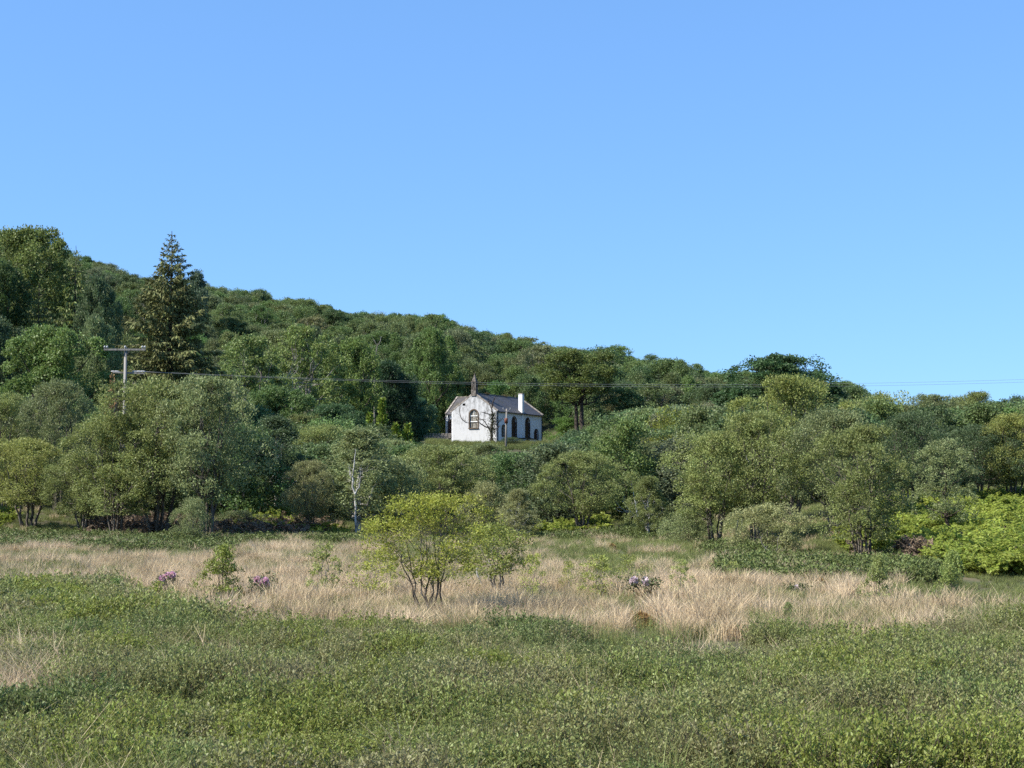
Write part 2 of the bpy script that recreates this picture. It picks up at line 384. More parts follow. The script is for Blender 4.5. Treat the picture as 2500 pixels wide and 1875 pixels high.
    wall(((J0, JY, 0), (1, 0, 0), (0, 1, 0)), [(0, -1), (8, -1), (8, E), (4, RZ), (0, E)], [])
    # roof slopes as slabs
    v, f, uv = [], [], []
    def slab(p0, p1, e1, e0, name='roof_slope', th=0.14):
        """p0,p1 ridge, e1,e0 eaves"""
        q = [Vector(x) for x in (p0, p1, e1, e0)]
        n = (q[1] - q[0]).cross(q[3] - q[0]).normalized()
        if n.z < 0: n = -n
        vv = [x + n * th for x in q] + q
        me = mesh_py(name, vv, [(0, 1, 2, 3), (7, 6, 5, 4), (0, 4, 5, 1), (1, 5, 6, 2), (2, 6, 7, 3), (3, 7, 4, 0)], [SLATE])
        u = me.uv_layers.new(name='UVMap')
        a = (q[1] - q[0]).normalized(); bb = (q[3] - q[0]).normalized()
        for lp in me.loops:
            p = me.vertices[lp.vertex_index].co - q[0]; u.data[lp.index].uv = (p.dot(a), p.dot(bb))
        return link(bpy.data.objects.new(name, me), root)
    sl_ = (RZ - E) / 4.5; ov = 0.25
    ez = E - ov * sl_
    r0 = slab((0.32, 4.5, RZ), (L - 0.32, 4.5, RZ), (L - 0.32, -ov, ez), (0.32, -ov, ez))
    slab((0.32, 4.503, RZ), (L - 0.32, 4.503, RZ), (L - 0.32, Wn + ov, ez), (0.32, Wn + ov, ez))
    sj = (RZ - E) / 4.0; ejz = E - ov * sj
    slab((jm, 4.9, RZ - 0.02), (jm, JY - 0.3, RZ - 0.02), (J0 - ov, JY - 0.3, ejz - 0.02), (J0 - ov, 4.9, ejz - 0.02))
    slab((jm + 0.003, 4.9, RZ - 0.02), (jm + 0.003, JY - 0.3, RZ - 0.02), (J1 + ov, JY - 0.3, ejz - 0.02), (J1 + ov, 4.9, ejz - 0.02))
    b = MB(); b.bar((0.4, 4.5, RZ + 0.17), (L - 0.4, 4.5, RZ + 0.17), 0.3, 0.14); b.build('ridge_cap', STONE, root)
    b = MB(); b.bar((jm, 5.0, RZ + 0.15), (jm, JY - 0.3, RZ + 0.15), 0.3, 0.14); b.build('ridge_cap', STONE, root)
    # moss tufts along the ridge
    rng = np.random.default_rng(5)
    for (x, r) in ((4.6, 0.28), (11.2, 0.42)):
        Pm = np.array([x, 4.4, RZ + 0.25]) + rng.normal(size=(160, 3)) * [r, r * 0.6, r * 0.35]
        vv, ff = leaf_arrays(rng, Pm, rng.normal(size=(160, 3)) + [0, 0, 1], np.full(160, 0.16), np.full(160, 0.08))
        o = link(bpy.data.objects.new('moss_tuft', mesh_np('moss_tuft', vv, ff, [LEAF], rnd=rng.random(160))), root); o.color = (0.10, 0.075, 0.03, 1); o['kind'] = 'stuff'
    # skews (gable copings)
    for x in (0.16, L - 0.16):
        for s in (0, 1):
            b = MB(); y0 = -0.22 if s == 0 else Wn + 0.22
            b.bar((x, 4.5, RZ + 0.20), (x, y0, E - 0.22 * sl_ + 0.20), 0.34, 0.24); b.build('skew', STONE, root)
    for s in (J0 - 0.2, J1 + 0.2):
        b = MB(); b.bar((jm, JY - 0.15, RZ + 0.17), (s, JY - 0.15, E - 0.2 * sj + 0.17), 0.32, 0.22); b.build('skew', STONE, root)
    # gutters and downpipes
    b = MB(); b.bar((0.3, -0.36, ez + 0.02), (L - 0.3, -0.36, ez + 0.02), 0.12, 0.12); b.build('gutter', IRON, root)
    b = MB(); b.bar((J0 - 0.36, Wn + 0.1, ejz), (J0 - 0.36, JY - 0.2, ejz), 0.12, 0.12); b.build('gutter', IRON, root)
    for p in ((0.35, -0.12), (L - 0.35, -0.12)):
        b = MB(); b.tube([(p[0], p[1], -0.8), (p[0], p[1], ez)], [0.08, 0.08], 8); b.build('downpipe', IRON, root)
    b = MB(); b.tube([(J0 - 0.12, JY - 0.75, -0.8), (J0 - 0.12, JY - 0.75, ejz)], [0.1, 0.1], 8); b.build('downpipe', IRON, root)
    # wall-head chimney
    b = MB(); b.box((9.3, -0.16, -0.6), (10.05, 0.05, E)); b.box((9.3, -0.165, E - 0.5), (10.05, 0.60, RZ + 0.35)); ch = b.build('chimney', PLASTER, root)
    b = MB(); b.box((9.24, -0.22, RZ + 0.35), (10.11, 0.66, RZ + 0.5)); b.build('chimney_cope', STONE, ch)
    # low lean-to against the front
    b = MB(); b.box((8.3, -1.3, -0.8), (12.6, 0.0, 0.72)); sh = b.build('lean_to', PLASTER, root)
    b = MB(); b.box((7.7, -1.5, 0.72), (12.9, 0.0, 0.86)); b.build('flat_roof', IRON, sh)
    b = MB(); b.box((8.55, -1.33, -0.25), (9.9, -1.29, 0.6)); b.build('hatch', BLACKM, sh)
    # bellcote
    b = MB(); cx, cy = 0.28, 4.5
    b.box((cx - 0.42, cy - 0.46, RZ - 0.4), (cx + 0.42, cy + 0.46, RZ + 0.7)); bell = b.build('bellcote', DARKSTONE, root)
    for dx in (-0.28, 0.28):
        for dy in (-0.31, 0.31):
            b = MB(); b.box((cx + dx - 0.10, cy + dy - 0.10, RZ + 0.7), (cx + dx + 0.10, cy + dy + 0.10, RZ + 2.05)); b.build('post', DARKSTONE, bell)
    b = MB(); b.box((cx - 0.46, cy - 0.5, RZ + 2.05), (cx + 0.46, cy + 0.5, RZ + 2.22)); b.build('cornice', DARKSTONE, bell)
    b = MB(); z0, z1 = RZ + 2.22, RZ + 3.4
    b.add([(cx - .34, cy - .36, z0), (cx + .34, cy - .36, z0), (cx + .34, cy + .36, z0), (cx - .34, cy + .36, z0), (cx - .07, cy - .07, z1), (cx + .07, cy - .07, z1), (cx + .07, cy + .07, z1), (cx - .07, cy + .07, z1)],
          [(0, 1, 5, 4), (1, 2, 6, 5), (2, 3, 7, 6), (3, 0, 4, 7), (4, 5, 6, 7), (3, 2, 1, 0)]); b.build('spirelet', DARKSTONE, bell)
    b = MB(); b.tube([(cx, cy, z1), (cx, cy, z1 + 0.14), (cx, cy, z1 + 0.3)], [0.05, 0.11, 0.02], 6); b.build('finial', DARKSTONE, bell)
    b = MB(); b.tube([(cx, cy, RZ + 1.15), (cx, cy, RZ + 1.25), (cx, cy, RZ + 1.6), (cx, cy, RZ + 1.75)], [0.2, 0.17, 0.11, 0.04], 10); b.build('bell', IRON, bell)
    return root
build_church()

# ------------------------------------------------------------------ tree makers
def skeleton(rng, H, lobes, stems, tr, twist=0.06, clear=0.25):
    """stems rising from the base, a limb to each lobe"""
    paths = []
    C = np.array([l[0] for l in lobes])
    az = np.arctan2(C[:, 1], C[:, 0]); off = rng.uniform(0, 6.28)
    sec = (((az + off) % (2 * np.pi)) / (2 * np.pi) * stems).astype(int) % stems
    for s in range(stems):
        m = np.where(sec == s)[0]
        if len(m) == 0: continue
        cen = C[m].mean(0); top = C[m][:, 2].max()
        base = np.array([0, 0, -0.25]) + (np.append(cen[:2] / (np.linalg.norm(cen[:2]) + 1e-6) * tr * 1.3, 0) if stems > 1 else 0)
        end = np.array([cen[0] * (0.75 if stems > 1 else 0.3), cen[1] * (0.75 if stems > 1 else 0.3), top * 0.96])
        ctl = np.array([end[0] * 0.55, end[1] * 0.55, H * 0.35])
        P = bez(base, ctl, end, 12); P[1:-1] += rng.normal(size=(10, 3)) * [twist * H * 0.12, twist * H * 0.12, 0]
        r0 = tr / math.sqrt(stems) * rng.uniform(0.85, 1.15)
        rad = r0 * (1 - np.linspace(0, 1, 12)) ** 0.8 + tr * 0.05; rad[0] *= 1.35
        paths.append((P, rad))
        for i in m:
            c = C[i]; zt = max(H * clear * 0.8, c[2] - rng.uniform(0.12, 0.28) * H)
            k = int(np.argmin(abs(P[:, 2] - zt))); k = min(max(k, 2), 9)
            p0 = P[k]; mid = (p0 + c) / 2 + np.array([0, 0, -0.06 * H]) + rng.normal(size=3) * 0.03 * H
            Q = bez(p0, mid, c, 7); Q[1:-1] += rng.normal(size=(5, 3)) * 0.012 * H
            rr = rad[k] * 0.6 * (1 - np.linspace(0, 1, 7)) ** 0.7 + tr * 0.03
            paths.append((Q, rr))
    return paths

ENV = {
    'round': lambda t: np.sqrt(np.clip(1 - (1.9 * t - 0.9) ** 2, 0.03, 1)),
    'willow': lambda t: np.clip(np.sin(np.pi * np.clip(t * 0.86 + 0.12, 0, 1)) ** 0.6, 0.1, 1),
    'birch': lambda t: np.clip(1.25 * (1 - t) ** 0.65 * np.clip(t * 4 + 0.35, 0, 1), 0.06, 1),
    'dome': lambda t: np.sqrt(np.clip(1 - t ** 2.4, 0.02, 1)),
    'flat': lambda t: np.clip(1.0 - 0.35 * abs(t - 0.55) * 2, 0.2, 1),
    'column': lambda t: np.clip(1.1 * np.sin(np.pi * (t * 0.8 + 0.18)) ** 0.5, 0.1, 1),
}

def make_tree(name, seed, H, R, zb, env, nlobe, lr, ncl, nleaf, leaf, stems, tr, bark, leafmat, up=0.1, twigs=True, cl=0.34, skin=0.75, tw=0.06, sides=6, rr=(0.5, 1.12)):
    rng = np.random.default_rng(seed)
    lobes = []
    sq = rng.uniform(0.8, 1.2)
    ga = rng.uniform(0, 6.28)
    for i in range(nlobe):
        t = (i + rng.uniform(0.2, 0.8)) / nlobe
        rad = max(0.0, R * float(ENV[env](t)) - lr * R * 0.55) * (rng.uniform(*rr) if i % 4 else rng.uniform(0.0, 0.4))
        a = ga + i * 2.39996 + rng.uniform(-0.4, 0.4)
        rl = lr * R * rng.uniform(0.7, 1.3)
        z = zb + (H - zb) * t + rng.normal(0, 0.035 * H)
        z = max(z, zb * 0.9)
        z = min(z, H - rl * 0.6)
        lobes.append((np.array([rad * math.cos(a) * sq, rad * math.sin(a) / sq, z]), rl))
    tp = skeleton(rng, H, lobes, stems, tr, tw, zb / H)
    cen = np.array([0, 0, zb + (H - zb) * 0.45])
    CC, CRd = [], []
    tw_paths = []
    for c, rl in lobes:
        out = unit((c - cen)[None])[0]
        d = unit(rng.normal(size=(ncl, 3)) + out * 0.55 + [0, 0, 0.35])
        pos = c + d * rl * (skin + (1 - skin) * rng.random((ncl, 1))) * [1, 1, 0.85]
        CC.append(pos); CRd.append(rl * cl * rng.uniform(0.6, 1.25, ncl))
        if twigs:
            for p in pos[::2]:
                tw_paths.append((bez(c, (c + p) / 2 + rng.normal(size=3) * rl * 0.12, p, 4), np.linspace(tr * 0.05, tr * 0.018, 4)))
    CC = np.concatenate(CC); CRd = np.concatenate(CRd)
    idx = rng.integers(0, len(CC), nleaf)
    g = rng.normal(size=(nleaf, 3)); g *= np.minimum(1, 1.9 / (np.linalg.norm(g, axis=1, keepdims=True) + 1e-6))
    P = CC[idx] + g * CRd[idx, None] * [0.75, 0.75, 0.6]
    P[:, 2] = np.maximum(P[:, 2], zb * 0.75)
    D = rng.normal(size=(nleaf, 3)) + unit(P - cen) * 0.5 + [0, 0, up]
    sz = rng.uniform(0.7, 1.25, nleaf)
    # one colour draw per spray plus one per leaf: real foliage varies by spray
    spray = rng.random(len(CC))
    rnd = 0.45 * spray[idx] + 0.55 * rng.random(nleaf)
    v, f = leaf_arrays(rng, P, D, leaf[0] * sz, leaf[1] * sz)
    crown = mesh_np(name + '_crown', v, f, [leafmat], rnd=rnd)
    v, f = tube_arrays(tp, sides)
    if tw_paths:
        v2, f2 = tube_arrays(tw_paths, 3); f = np.concatenate([f, f2 + len(v)]); v = np.concatenate([v, v2])
    trunk = mesh_np(name + '_trunk', v, f, [bark], smooth=True)
    return dict(trunk=trunk, crown=crown, H=H, R=R)

def make_spruce(name, seed, H, R, step=0.55, sparse=1.0, leafmat=NEEDLE, card=(0.42, 0.15)):
    rng = np.random.default_rng(seed)
    paths = [(np.stack([rng.normal(0, 0.03, 16), rng.normal(0, 0.03, 16), np.linspace(-0.3, H, 16)], 1), np.linspace(H * 0.016, 0.03, 16))]
    Ps, Ds, Zs = [], [], []
    z = H * 0.06
    while z < H * 0.985:
        t = z / H
        prof = R * min(1.0, ((1 - t) / 0.46) ** 0.95)
        nb = int(rng.integers(5, 8)) if t < 0.9 else int(rng.integers(4, 6))
        a0 = rng.uniform(0, 6.28)
        for k in range(nb):
            a = a0 + k * 6.283 / nb + rng.uniform(-0.35, 0.35)
            ln = prof * rng.uniform(0.6, 1.12) + 0.12
            o = np.array([math.cos(a), math.sin(a), 0])
            e = o * ln + [0, 0, z + (0.40 * ln if t > 0.9 else (0.15 * ln if t > 0.6 else -0.10 * ln))]
            m = o * ln * 0.55 + [0, 0, z - (0.16 * ln if t < 0.7 else 0.02)]
            B = bez(np.array([0, 0, z]), m, e, 8)
            paths.append((B, np.linspace(0.05 * (1 - t) + 0.02, 0.012, 8)))
            n = max(int(14 * sparse) if t < 0.93 else 8, int(ln * 17 * sparse))
            u = rng.uniform(0.1, 1, n) ** 0.8
            q = np.stack([np.interp(u, np.linspace(0, 1, 8), B[:, i]) for i in range(3)], 1)
            side = np.cross(o, [0, 0, 1.0]) * rng.normal(0, 0.16 * ln + 0.05, (n, 1)) * (1.15 - u)[:, None]
            q = q + side + [0, 0, -0.02]
            Zs.append(np.full(n, 0.5 + 0.5 * min(1, (1 - t) / 0.3))); Ps.append(q); Ds.append(o * 0.55 + rng.normal(size=(n, 3)) * 0.45 + [0, 0, -0.75 if t < 0.88 else -0.1])
        z += step * rng.uniform(0.8, 1.2) * (1.0 if t < 0.92 else 1.2)
    P = np.concatenate(Ps); D = np.concatenate(Ds); n = len(P); s = rng.uniform(0.6, 1.25, n) * np.concatenate(Zs)
    v, f = leaf_arrays(rng, P, D, card[0] * s, card[1] * s)
    crown = mesh_np(name + '_crown', v, f, [leafmat], rnd=rng.random(n))
    v, f = tube_arrays(paths, 4)
    return dict(trunk=mesh_np(name + '_trunk', v, f, [BARKDARK], smooth=True), crown=crown, H=H, R=R)

def bare_paths(rng, H, tr, depth=4, spread=0.6, lean=(0, 0)):
    paths = []
    def grow(p, d, ln, r, k):
        n = 6; P = [p]; dd = d.copy()
        for i in range(n):
            dd = unit(dd + rng.normal(size=3) * 0.16 + [0, 0, 0.04]); P.append(P[-1] + dd * ln / n)
        P = np.array(P); paths.append((P, np.linspace(r, r * 0.55, n + 1)))
        if k <= 0: return
        for i in range(int(rng.integers(2, 4))):
            s = int(rng.integers(3, n + 1)); nd = unit(dd + rng.normal(size=3) * spread)
            grow(P[s], nd, ln * rng.uniform(0.55, 0.85), r * 0.55, k - 1)
    grow(np.array([0, 0, -0.3]), unit(np.array([lean[0], lean[1], 1.0])), H * 0.42, tr, depth)
    return paths

# ------------------------------------------------------------------ prototypes
PR = {}
WL = (0.17, 0.075)
for i, s in enumerate((11, 12, 13)):
    PR['willow%d' % i] = make_tree('willow', s, 9.5, 4.3, 2.9 + 0.3 * i, 'willow', 36, 0.30, 18, 32000, WL, (9, 6, 7)[i], 0.26, BARK, LEAF, up=0.35, cl=0.26)
for i, s in enumerate((21, 22)):
    PR['birch%d' % i] = make_tree('birch', s, 9.0, 2.9, 2.2, 'birch', 32, 0.34, 16, 24000, (0.15, 0.075), (2, 1)[i], 0.17, BARKPALE, LEAF, up=-0.35, cl=0.27)
for i, s in enumerate((31, 32)):
    PR['bush%d' % i] = make_tree('willow_bush', s, 4.0, 2.6, 0.35, 'round', 26, 0.33, 15, 16000, (0.14, 0.065), 7, 0.12, BARK, LEAF, up=0.3)
for i, s in enumerate((41, 42, 43)):
    PR['syc%d' % i] = make_tree('sycamore', s, 14, 6.6, 2.2, 'round', 48, 0.25, 15, 44000, (0.27, 0.19), 1, 0.42, BARKDARK, LEAF, up=0.0, cl=0.36, skin=0.85)
PR['dome'] = make_tree('dome_sycamore', 44, 14, 6.6, 2.0, 'dome', 84, 0.20, 14, 62000, (0.23, 0.17), 1, 0.42, BARKDARK, LEAF, up=0.0, cl=0.34, skin=0.9, rr=(0.88, 1.03))
PR['slim'] = make_tree('slim_tree', 23, 9.0, 2.9, 2.6, 'willow', 26, 0.34, 14, 13000, (0.16, 0.075), 1, 0.17, BARKDARK, LEAF, up=0.1, cl=0.27)
PR['ash'] = make_tree('ash', 51, 15, 6.2, 3.0, 'willow', 40, 0.21, 9, 15000, (0.34, 0.18), 3, 0.42, BARKGREY, LEAF, up=0.1, cl=0.42, skin=0.8)
for i, s in enumerate((61, 62, 63, 64, 65)):
    PR['hill%d' % i] = make_tree('hill_tree', s, 10, 4.6, 1.0, ('round', 'willow', 'birch', 'birch', 'column')[i], (22, 26, 18, 30, 24)[i], (0.36, 0.28, 0.42, 0.3, 0.33)[i], 11, 13000, (0.29, 0.18), (1, 3, 2, 1, 2)[i], 0.22, (BARKDARK, BARK, BARKGREY, BARKPALE, BARK)[i], LEAF, cl=0.36, twigs=False, sides=4)
PR['spruce'] = make_spruce('spruce', 71, 25, 5.0, step=0.42, sparse=1.75, card=(0.55, 0.17))
PR['larch'] = make_spruce('larch', 72, 14, 3.4, step=0.6, sparse=0.8, leafmat=LEAF, card=(0.5, 0.2))
PR['fir'] = make_spruce('fir', 73, 9, 2.4, step=0.5, sparse=0.9)
PR['tall'] = make_tree('tall_tree', 81, 20, 6.4, 10.5, 'flat', 40, 0.26, 13, 24000, (0.34, 0.2), 2, 0.62, BARKDARK, LEAF, up=0.15, cl=0.36)
PR['fore'] = make_tree('fore_willow', 93, 3.15, 1.28, 1.3, 'round', 36, 0.31, 15, 12500, (0.068, 0.024), 10, 0.060, BARK, LEAF, up=0.45, tw=0.10)
PR['fore2'] = make_tree('fore_willow', 95, 2.1, 0.85, 0.95, 'round', 18, 0.40, 11, 4600, (0.075, 0.028), 4, 0.06, BARKGREY, LEAF, up=0.1, tw=0.14)
PR['sapling0'] = make_tree('sapling', 96, 1.7, 0.5, 0.35, 'willow', 14, 0.40, 10, 1800, (0.07, 0.028), 3, 0.035, BARKGREY, LEAF, up=0.2, tw=0.16)
PR['sapling1'] = make_tree('sapling', 97, 1.5, 0.62, 0.3, 'round', 13, 0.40, 10, 1500, (0.07, 0.028), 4, 0.032, BARKGREY, LEAF, up=0.3, tw=0.16)
PR['shrublet'] = make_tree('shrublet', 98, 1.5, 0.62, 0.05, 'birch', 22, 0.38, 12, 4200, (0.07, 0.03), 5, 0.03, BARK, LEAF, up=0.5)

# golden cypress with several spires
def make_cypress():
    rng = np.random.default_rng(101)
    Ps, Ds, paths = [], [], []
    for (x, y, h, r, b) in ((0, 0, 6.2, 0.7, 0.0), (-1.1, 0.3, 4.9, 0.5, 0.0), (1.2, -0.2, 3.9, 0.9, 0.0), (-0.3, -0.6, 3.9, 1.2, 0), (2.2, 0.2, 3.9, 0.8, 0), (-2.0, 0.1, 3.5, 0.8, 0)):
        n = int(1500 * h / 6 * (r / 0.55) ** 0.8); t = rng.random(n) ** 1.3
        rr = r * (1 - t) ** 0.7 * (0.75 + 0.35 * np.sin(t * 26 + rng.uniform(0, 6))) * rng.uniform(0.4, 1.15, n)
        a = rng.uniform(0, 6.28, n)
        o = np.stack([np.cos(a), np.sin(a), np.zeros(n)], 1)
        Ps.append(np.array([x, y, 0.1]) + o * rr[:, None] + np.stack([0 * t, 0 * t, t * h], 1)); Ds.append(o * 0.8 + rng.normal(size=(n, 3)) * 0.35 + [0, 0, 0.5])
        paths.append((np.array([[x * 0.2, y * 0.2, -0.3], [x * 0.9, y * 0.9, 0.5], [x, y, h * 0.9]]), np.array([0.14, 0.1, 0.02])))
    P = np.concatenate(Ps); n = len(P); s = rng.uniform(0.6, 1.3, n)
    v, f = leaf_arrays(rng, P, np.concatenate(Ds), 0.34 * s, 0.13 * s)
    v2, f2 = tube_arrays(paths, 5)
    return dict(trunk=mesh_np('cypress_trunk', v2, f2, [BARKDARK]), crown=mesh_np('cypress_crown', v, f, [NEEDLE], rnd=rng.random(n)), H=6.4, R=2.6)
PR['cypress'] = make_cypress()

RN = random.Random(4)
LEAFGAIN = (2.5, 2.4, 1.88)
def jit(c, a=0.12):
    return tuple(max(0.004, x * RN.uniform(1 - a, 1 + a)) for x in c)

def place(kind, name, x, y, h, wdt, col, label, cat, group=None, rz=None, sink=0.05, z=None):
    p = PR[kind]; z = gz(x, y) if z is None else z
    root = bpy.data.objects.new(name, None); link(root)
    root.location = (x, y, z - sink); root.rotation_euler = (0, 0, RN.uniform(0, 6.28) if rz is None else rz)
    s = wdt / (2 * p['R']); root.scale = (s, s, h / p['H'])
    root.empty_display_size = 0.3
    tag(root, label, cat, group)
    t = bpy.data.objects.new('trunk', p['trunk']); link(t, root)
    c = bpy.data.objects.new('crown', p['crown']); link(c, root); c.color = (*[q * k for q, k in zip(col, LEAFGAIN)], 1)
    return root

OCC = []           # (x, y, r) of trees placed on purpose, so that the wood keeps clear of them
def tree_v(kind, name, vx, vtop, d, vw, col, label, cat='tree', group=None, rz=None):
    """from the 2212 px view: crown centre, crown top, distance, crown width"""
    p = at(vx * V, vtop * V, d); z = gz(p.x, d); wd = vw * V / F * d
    OCC.append((p.x, d, wd * 0.5))
    return place(kind, name, p.x, d, p.z - z, wd, col, label, cat, group, rz)

OL = (0.092, 0.110, 0.044)      # olive willow
OLG = (0.084, 0.102, 0.052)     # greyer
OLY = (0.108, 0.120, 0.040)     # yellower
GR = (0.052, 0.092, 0.024)      # fresh green
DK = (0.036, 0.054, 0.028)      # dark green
GREY = (0.112, 0.120, 0.064)    # grey willow
BR = (0.085, 0.075, 0.035)      # brownish

T = tree_v
# --- willows and birches along the far edge of the bog
T('willow0', 'willow_tree', 15, 860, 119, 180, OL, 'olive willow cut by the frame, leftmost in the tree line')
T('willow1', 'willow_tree', 130, 832, 116, 190, OLG, 'domed grey-green willow between the frame edge and the big willow clump')
T('willow2', 'willow_tree', 65, 955, 104, 240, OLY, 'light olive willow on thin bare stems, nearest the left frame edge')
T('willow1', 'willow_tree', 185, 985, 100, 180, OL, 'small thin-stemmed willow just left of the big multi-stemmed clump')
T('willow0', 'willow_tree', 255, 905, 97, 240, OL, 'left flank willow of the big clump below the power pole')
T('willow2', 'willow_tree', 345, 834, 98, 310, OL, 'big multi-stemmed willow whose top hides the foot of the power pole')
T('willow1', 'willow_tree', 450, 826, 95, 250, OLG, 'tall willow on a dark single trunk at the right of the big clump')
T('bush0', 'willow_bush', 415, 1082, 90, 100, OLG, 'low pale willow bush beneath the big willow clump', 'bush')
T('birch0', 'birch_tree', 600, 905, 114, 190, DK, 'shaded dark birch to the right of the big willow clump')  # shade on this birch is put into its dark leaf colour
T('bush1', 'willow_bush', 520, 1105, 104, 120, OLG, 'dusky bush beside dead bracken right of the dark trunk', 'bush')
T('willow1', 'willow_tree', 670, 1000, 101, 130, GREY, 'pale grey willow left of the white-stemmed birch')
T('birch0', 'birch_tree', 775, 930, 103, 240, OLG, 'birch with a forked white trunk showing through its leaves')
T('willow0', 'willow_tree', 700, 925, 127, 180, OL, 'olive willow behind the pale grey willow and white birch')
T('bush0', 'willow_bush', 850, 1000, 106, 150, OLG, 'grey-green bush right of the white-stemmed birch', 'bush')
T('willow2', 'willow_tree', 955, 968, 112, 240, OL, 'broad willow behind the yellow foreground willow')
T('willow1', 'willow_tree', 850, 955, 125, 150, OLG, 'muted willow in front of the golden cypress')
T('bush1', 'willow_bush', 1050, 1050, 103, 110, GREY, 'grey bush peeping out right of the yellow foreground willow', 'bush')
T('birch1', 'birch_tree', 1120, 1058, 97, 95, GREY, 'thin grey birch sapling with a pale stem at the bog edge')
T('willow0', 'willow_tree', 1045, 962, 150, 170, OLG, 'willow hiding the foot of the church gable')
T('willow1', 'willow_tree', 1085, 985, 125, 150, OL, 'dark-centred willow below the church gable')
T('bush1', 'willow_bush', 1190, 970, 140, 170, OLG, 'rounded willow below the long church front', 'bush')
T('willow2', 'willow_tree', 1180, 1000, 122, 150, DK, 'dark willow with leaning dark stem under the church')  # dark green leaf colour
T('willow1', 'willow_tree', 1258, 980, 104, 195, OL, 'upright olive willow on a curved pale stem right of the church')
T('willow0', 'willow_tree', 1350, 925, 120, 210, OLG, 'dark olive willow behind the curved-stem willow')
T('birch1', 'birch_tree', 1400, 1032, 97, 105, OL, 'small birch on pale twin stems at the edge of the dry grass')
T('bush0', 'willow_bush', 1490, 895, 140, 200, (0.085, 0.10, 0.022), 'smooth yellowish bushy tree below the dark round sycamore')
T('willow2', 'willow_tree', 1540, 945, 83, 230, OL, 'willow at the left end of the right-hand thicket')
T('willow0', 'willow_tree', 1705, 826, 92, 290, (0.090, 0.106, 0.036), 'tallest willow of the thicket, in front of the round sycamore')
T('willow1', 'willow_tree', 1630, 898, 82, 230, OL, 'leafy willow with the white-barked trunk at its foot')
T('willow2', 'willow_tree', 1805, 895, 80, 230, OLG, 'willow filling the gap right of the tallest thicket willow')
T('bush0', 'willow_bush', 1660, 1095, 73, 160, GREY, 'low grey-green willow bush with leaning bare stems', 'bush')
T('bush1', 'willow_bush', 1490, 1105, 84, 120, OLG, 'low bush at the left foot of the thicket', 'bush')
T('willow0', 'willow_tree', 1860, 930, 64, 275, OL, 'broad willow on several dark stems standing out at the bog edge')
T('slim', 'broadleaf_tree_c', 2040, 955, 70, 165, OLG, 'slim sparse tree on a dark trunk above the bracken bank')
T('willow1', 'willow_tree', 2185, 900, 88, 190, OLY, 'yellowish willow hanging over the bracken, cut by the frame')
T('willow2', 'willow_tree', 2110, 925, 88, 200, DK, 'dark willow in the gap behind the slim sparse tree')
T('willow2', 'willow_tree', 1960, 900, 86, 200, DK, 'dark willow behind the broad bog-edge willow')  # leaves in the dark green tone
T('bush0', 'willow_tree', 1905, 862, 150, 170, OL, 'left of three rounded trees on the right skyline')
T('willow1', 'willow_tree', 2010, 858, 150, 170, OLG, 'middle one of three rounded trees on the right skyline')
T('willow0', 'willow_tree', 2105, 853, 155, 150, OL, 'highest of the rounded trees on the right skyline')
T('bush1', 'willow_tree', 2195, 866, 170, 110, DK, 'dark tree at the right end of the skyline')
# --- landmark trees
T('spruce', 'spruce_tree', 372, 498, 152, 215, (0.058, 0.064, 0.028), 'tall pointed olive-brown spruce standing above the wood', rz=0.4)
T('fir', 'spruce_tree', 243, 800, 125, 60, (0.10, 0.062, 0.034), 'small brown-tipped spruce behind the power pole')
T('cypress', 'cypress_tree', 826, 860, 185, 130, (0.082, 0.108, 0.022), 'bright golden-green spiky cypress left of the church', rz=0.0)
T('tall', 'tall_tree', 1250, 764, 256, 175, (0.044, 0.058, 0.018), 'tall tree with bare forked dark trunk right of the church', rz=2.2)
T('dome', 'sycamore_tree', 1680, 777, 178, 305, (0.024, 0.046, 0.020), 'great dark round sycamore on the skyline')
T('syc1', 'sycamore_tree', 110, 722, 168, 260, (0.054, 0.082, 0.028), 'bright green spreading sycamore left of the power pole')
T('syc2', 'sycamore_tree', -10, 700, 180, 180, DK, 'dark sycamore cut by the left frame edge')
T('syc0', 'sycamore_tree', 212, 700, 178, 110, (0.075, 0.10, 0.05), 'grey-green tree between bright sycamore and spruce')
T('ash', 'ash_tree', 540, 735, 190, 210, (0.062, 0.085, 0.030), 'open-crowned ash right of the spruce')
T('ash', 'ash_tree', 655, 715, 205, 190, (0.066, 0.088, 0.030), 'open ash with a pale grey trunk showing')
T('syc1', 'sycamore_tree', 755, 745, 215, 140, (0.062, 0.090, 0.028), 'green tree right of the pale-trunked ash')
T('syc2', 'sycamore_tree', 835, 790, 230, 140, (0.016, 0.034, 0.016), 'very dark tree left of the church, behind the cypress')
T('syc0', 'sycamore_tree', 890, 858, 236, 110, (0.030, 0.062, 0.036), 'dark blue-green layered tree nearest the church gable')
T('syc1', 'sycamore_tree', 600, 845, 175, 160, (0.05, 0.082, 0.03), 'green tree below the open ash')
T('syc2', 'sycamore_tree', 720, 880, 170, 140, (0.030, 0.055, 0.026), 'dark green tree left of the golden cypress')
T('syc1', 'sycamore_tree', 935, 722, 278, 130, (0.049, 0.078, 0.026), 'tall fresh-green tree rising left of the bellcote')
T('syc0', 'sycamore_tree', 940, 684, 420, 100, GR, 'bright green clump on the skyline above the tall church tree')
T('hill0', 'sycamore_tree', 1300, 760, 330, 150, (0.040, 0.066, 0.028), 'dark domed tree on the skyline behind the forked-trunk tree')
T('syc2', 'sycamore_tree', 60, 507, 300, 200, (0.062, 0.080, 0.026), 'broad green tree crowning the hilltop at the left')
T('larch', 'larch_tree', 165, 530, 296, 110, (0.070, 0.088, 0.030), 'feathery larch on the hilltop right of the broad crowning tree')
T('fir', 'larch_tree', 105, 512, 330, 40, (0.06, 0.075, 0.035), 'small spiky conifer breaking the hilltop skyline')
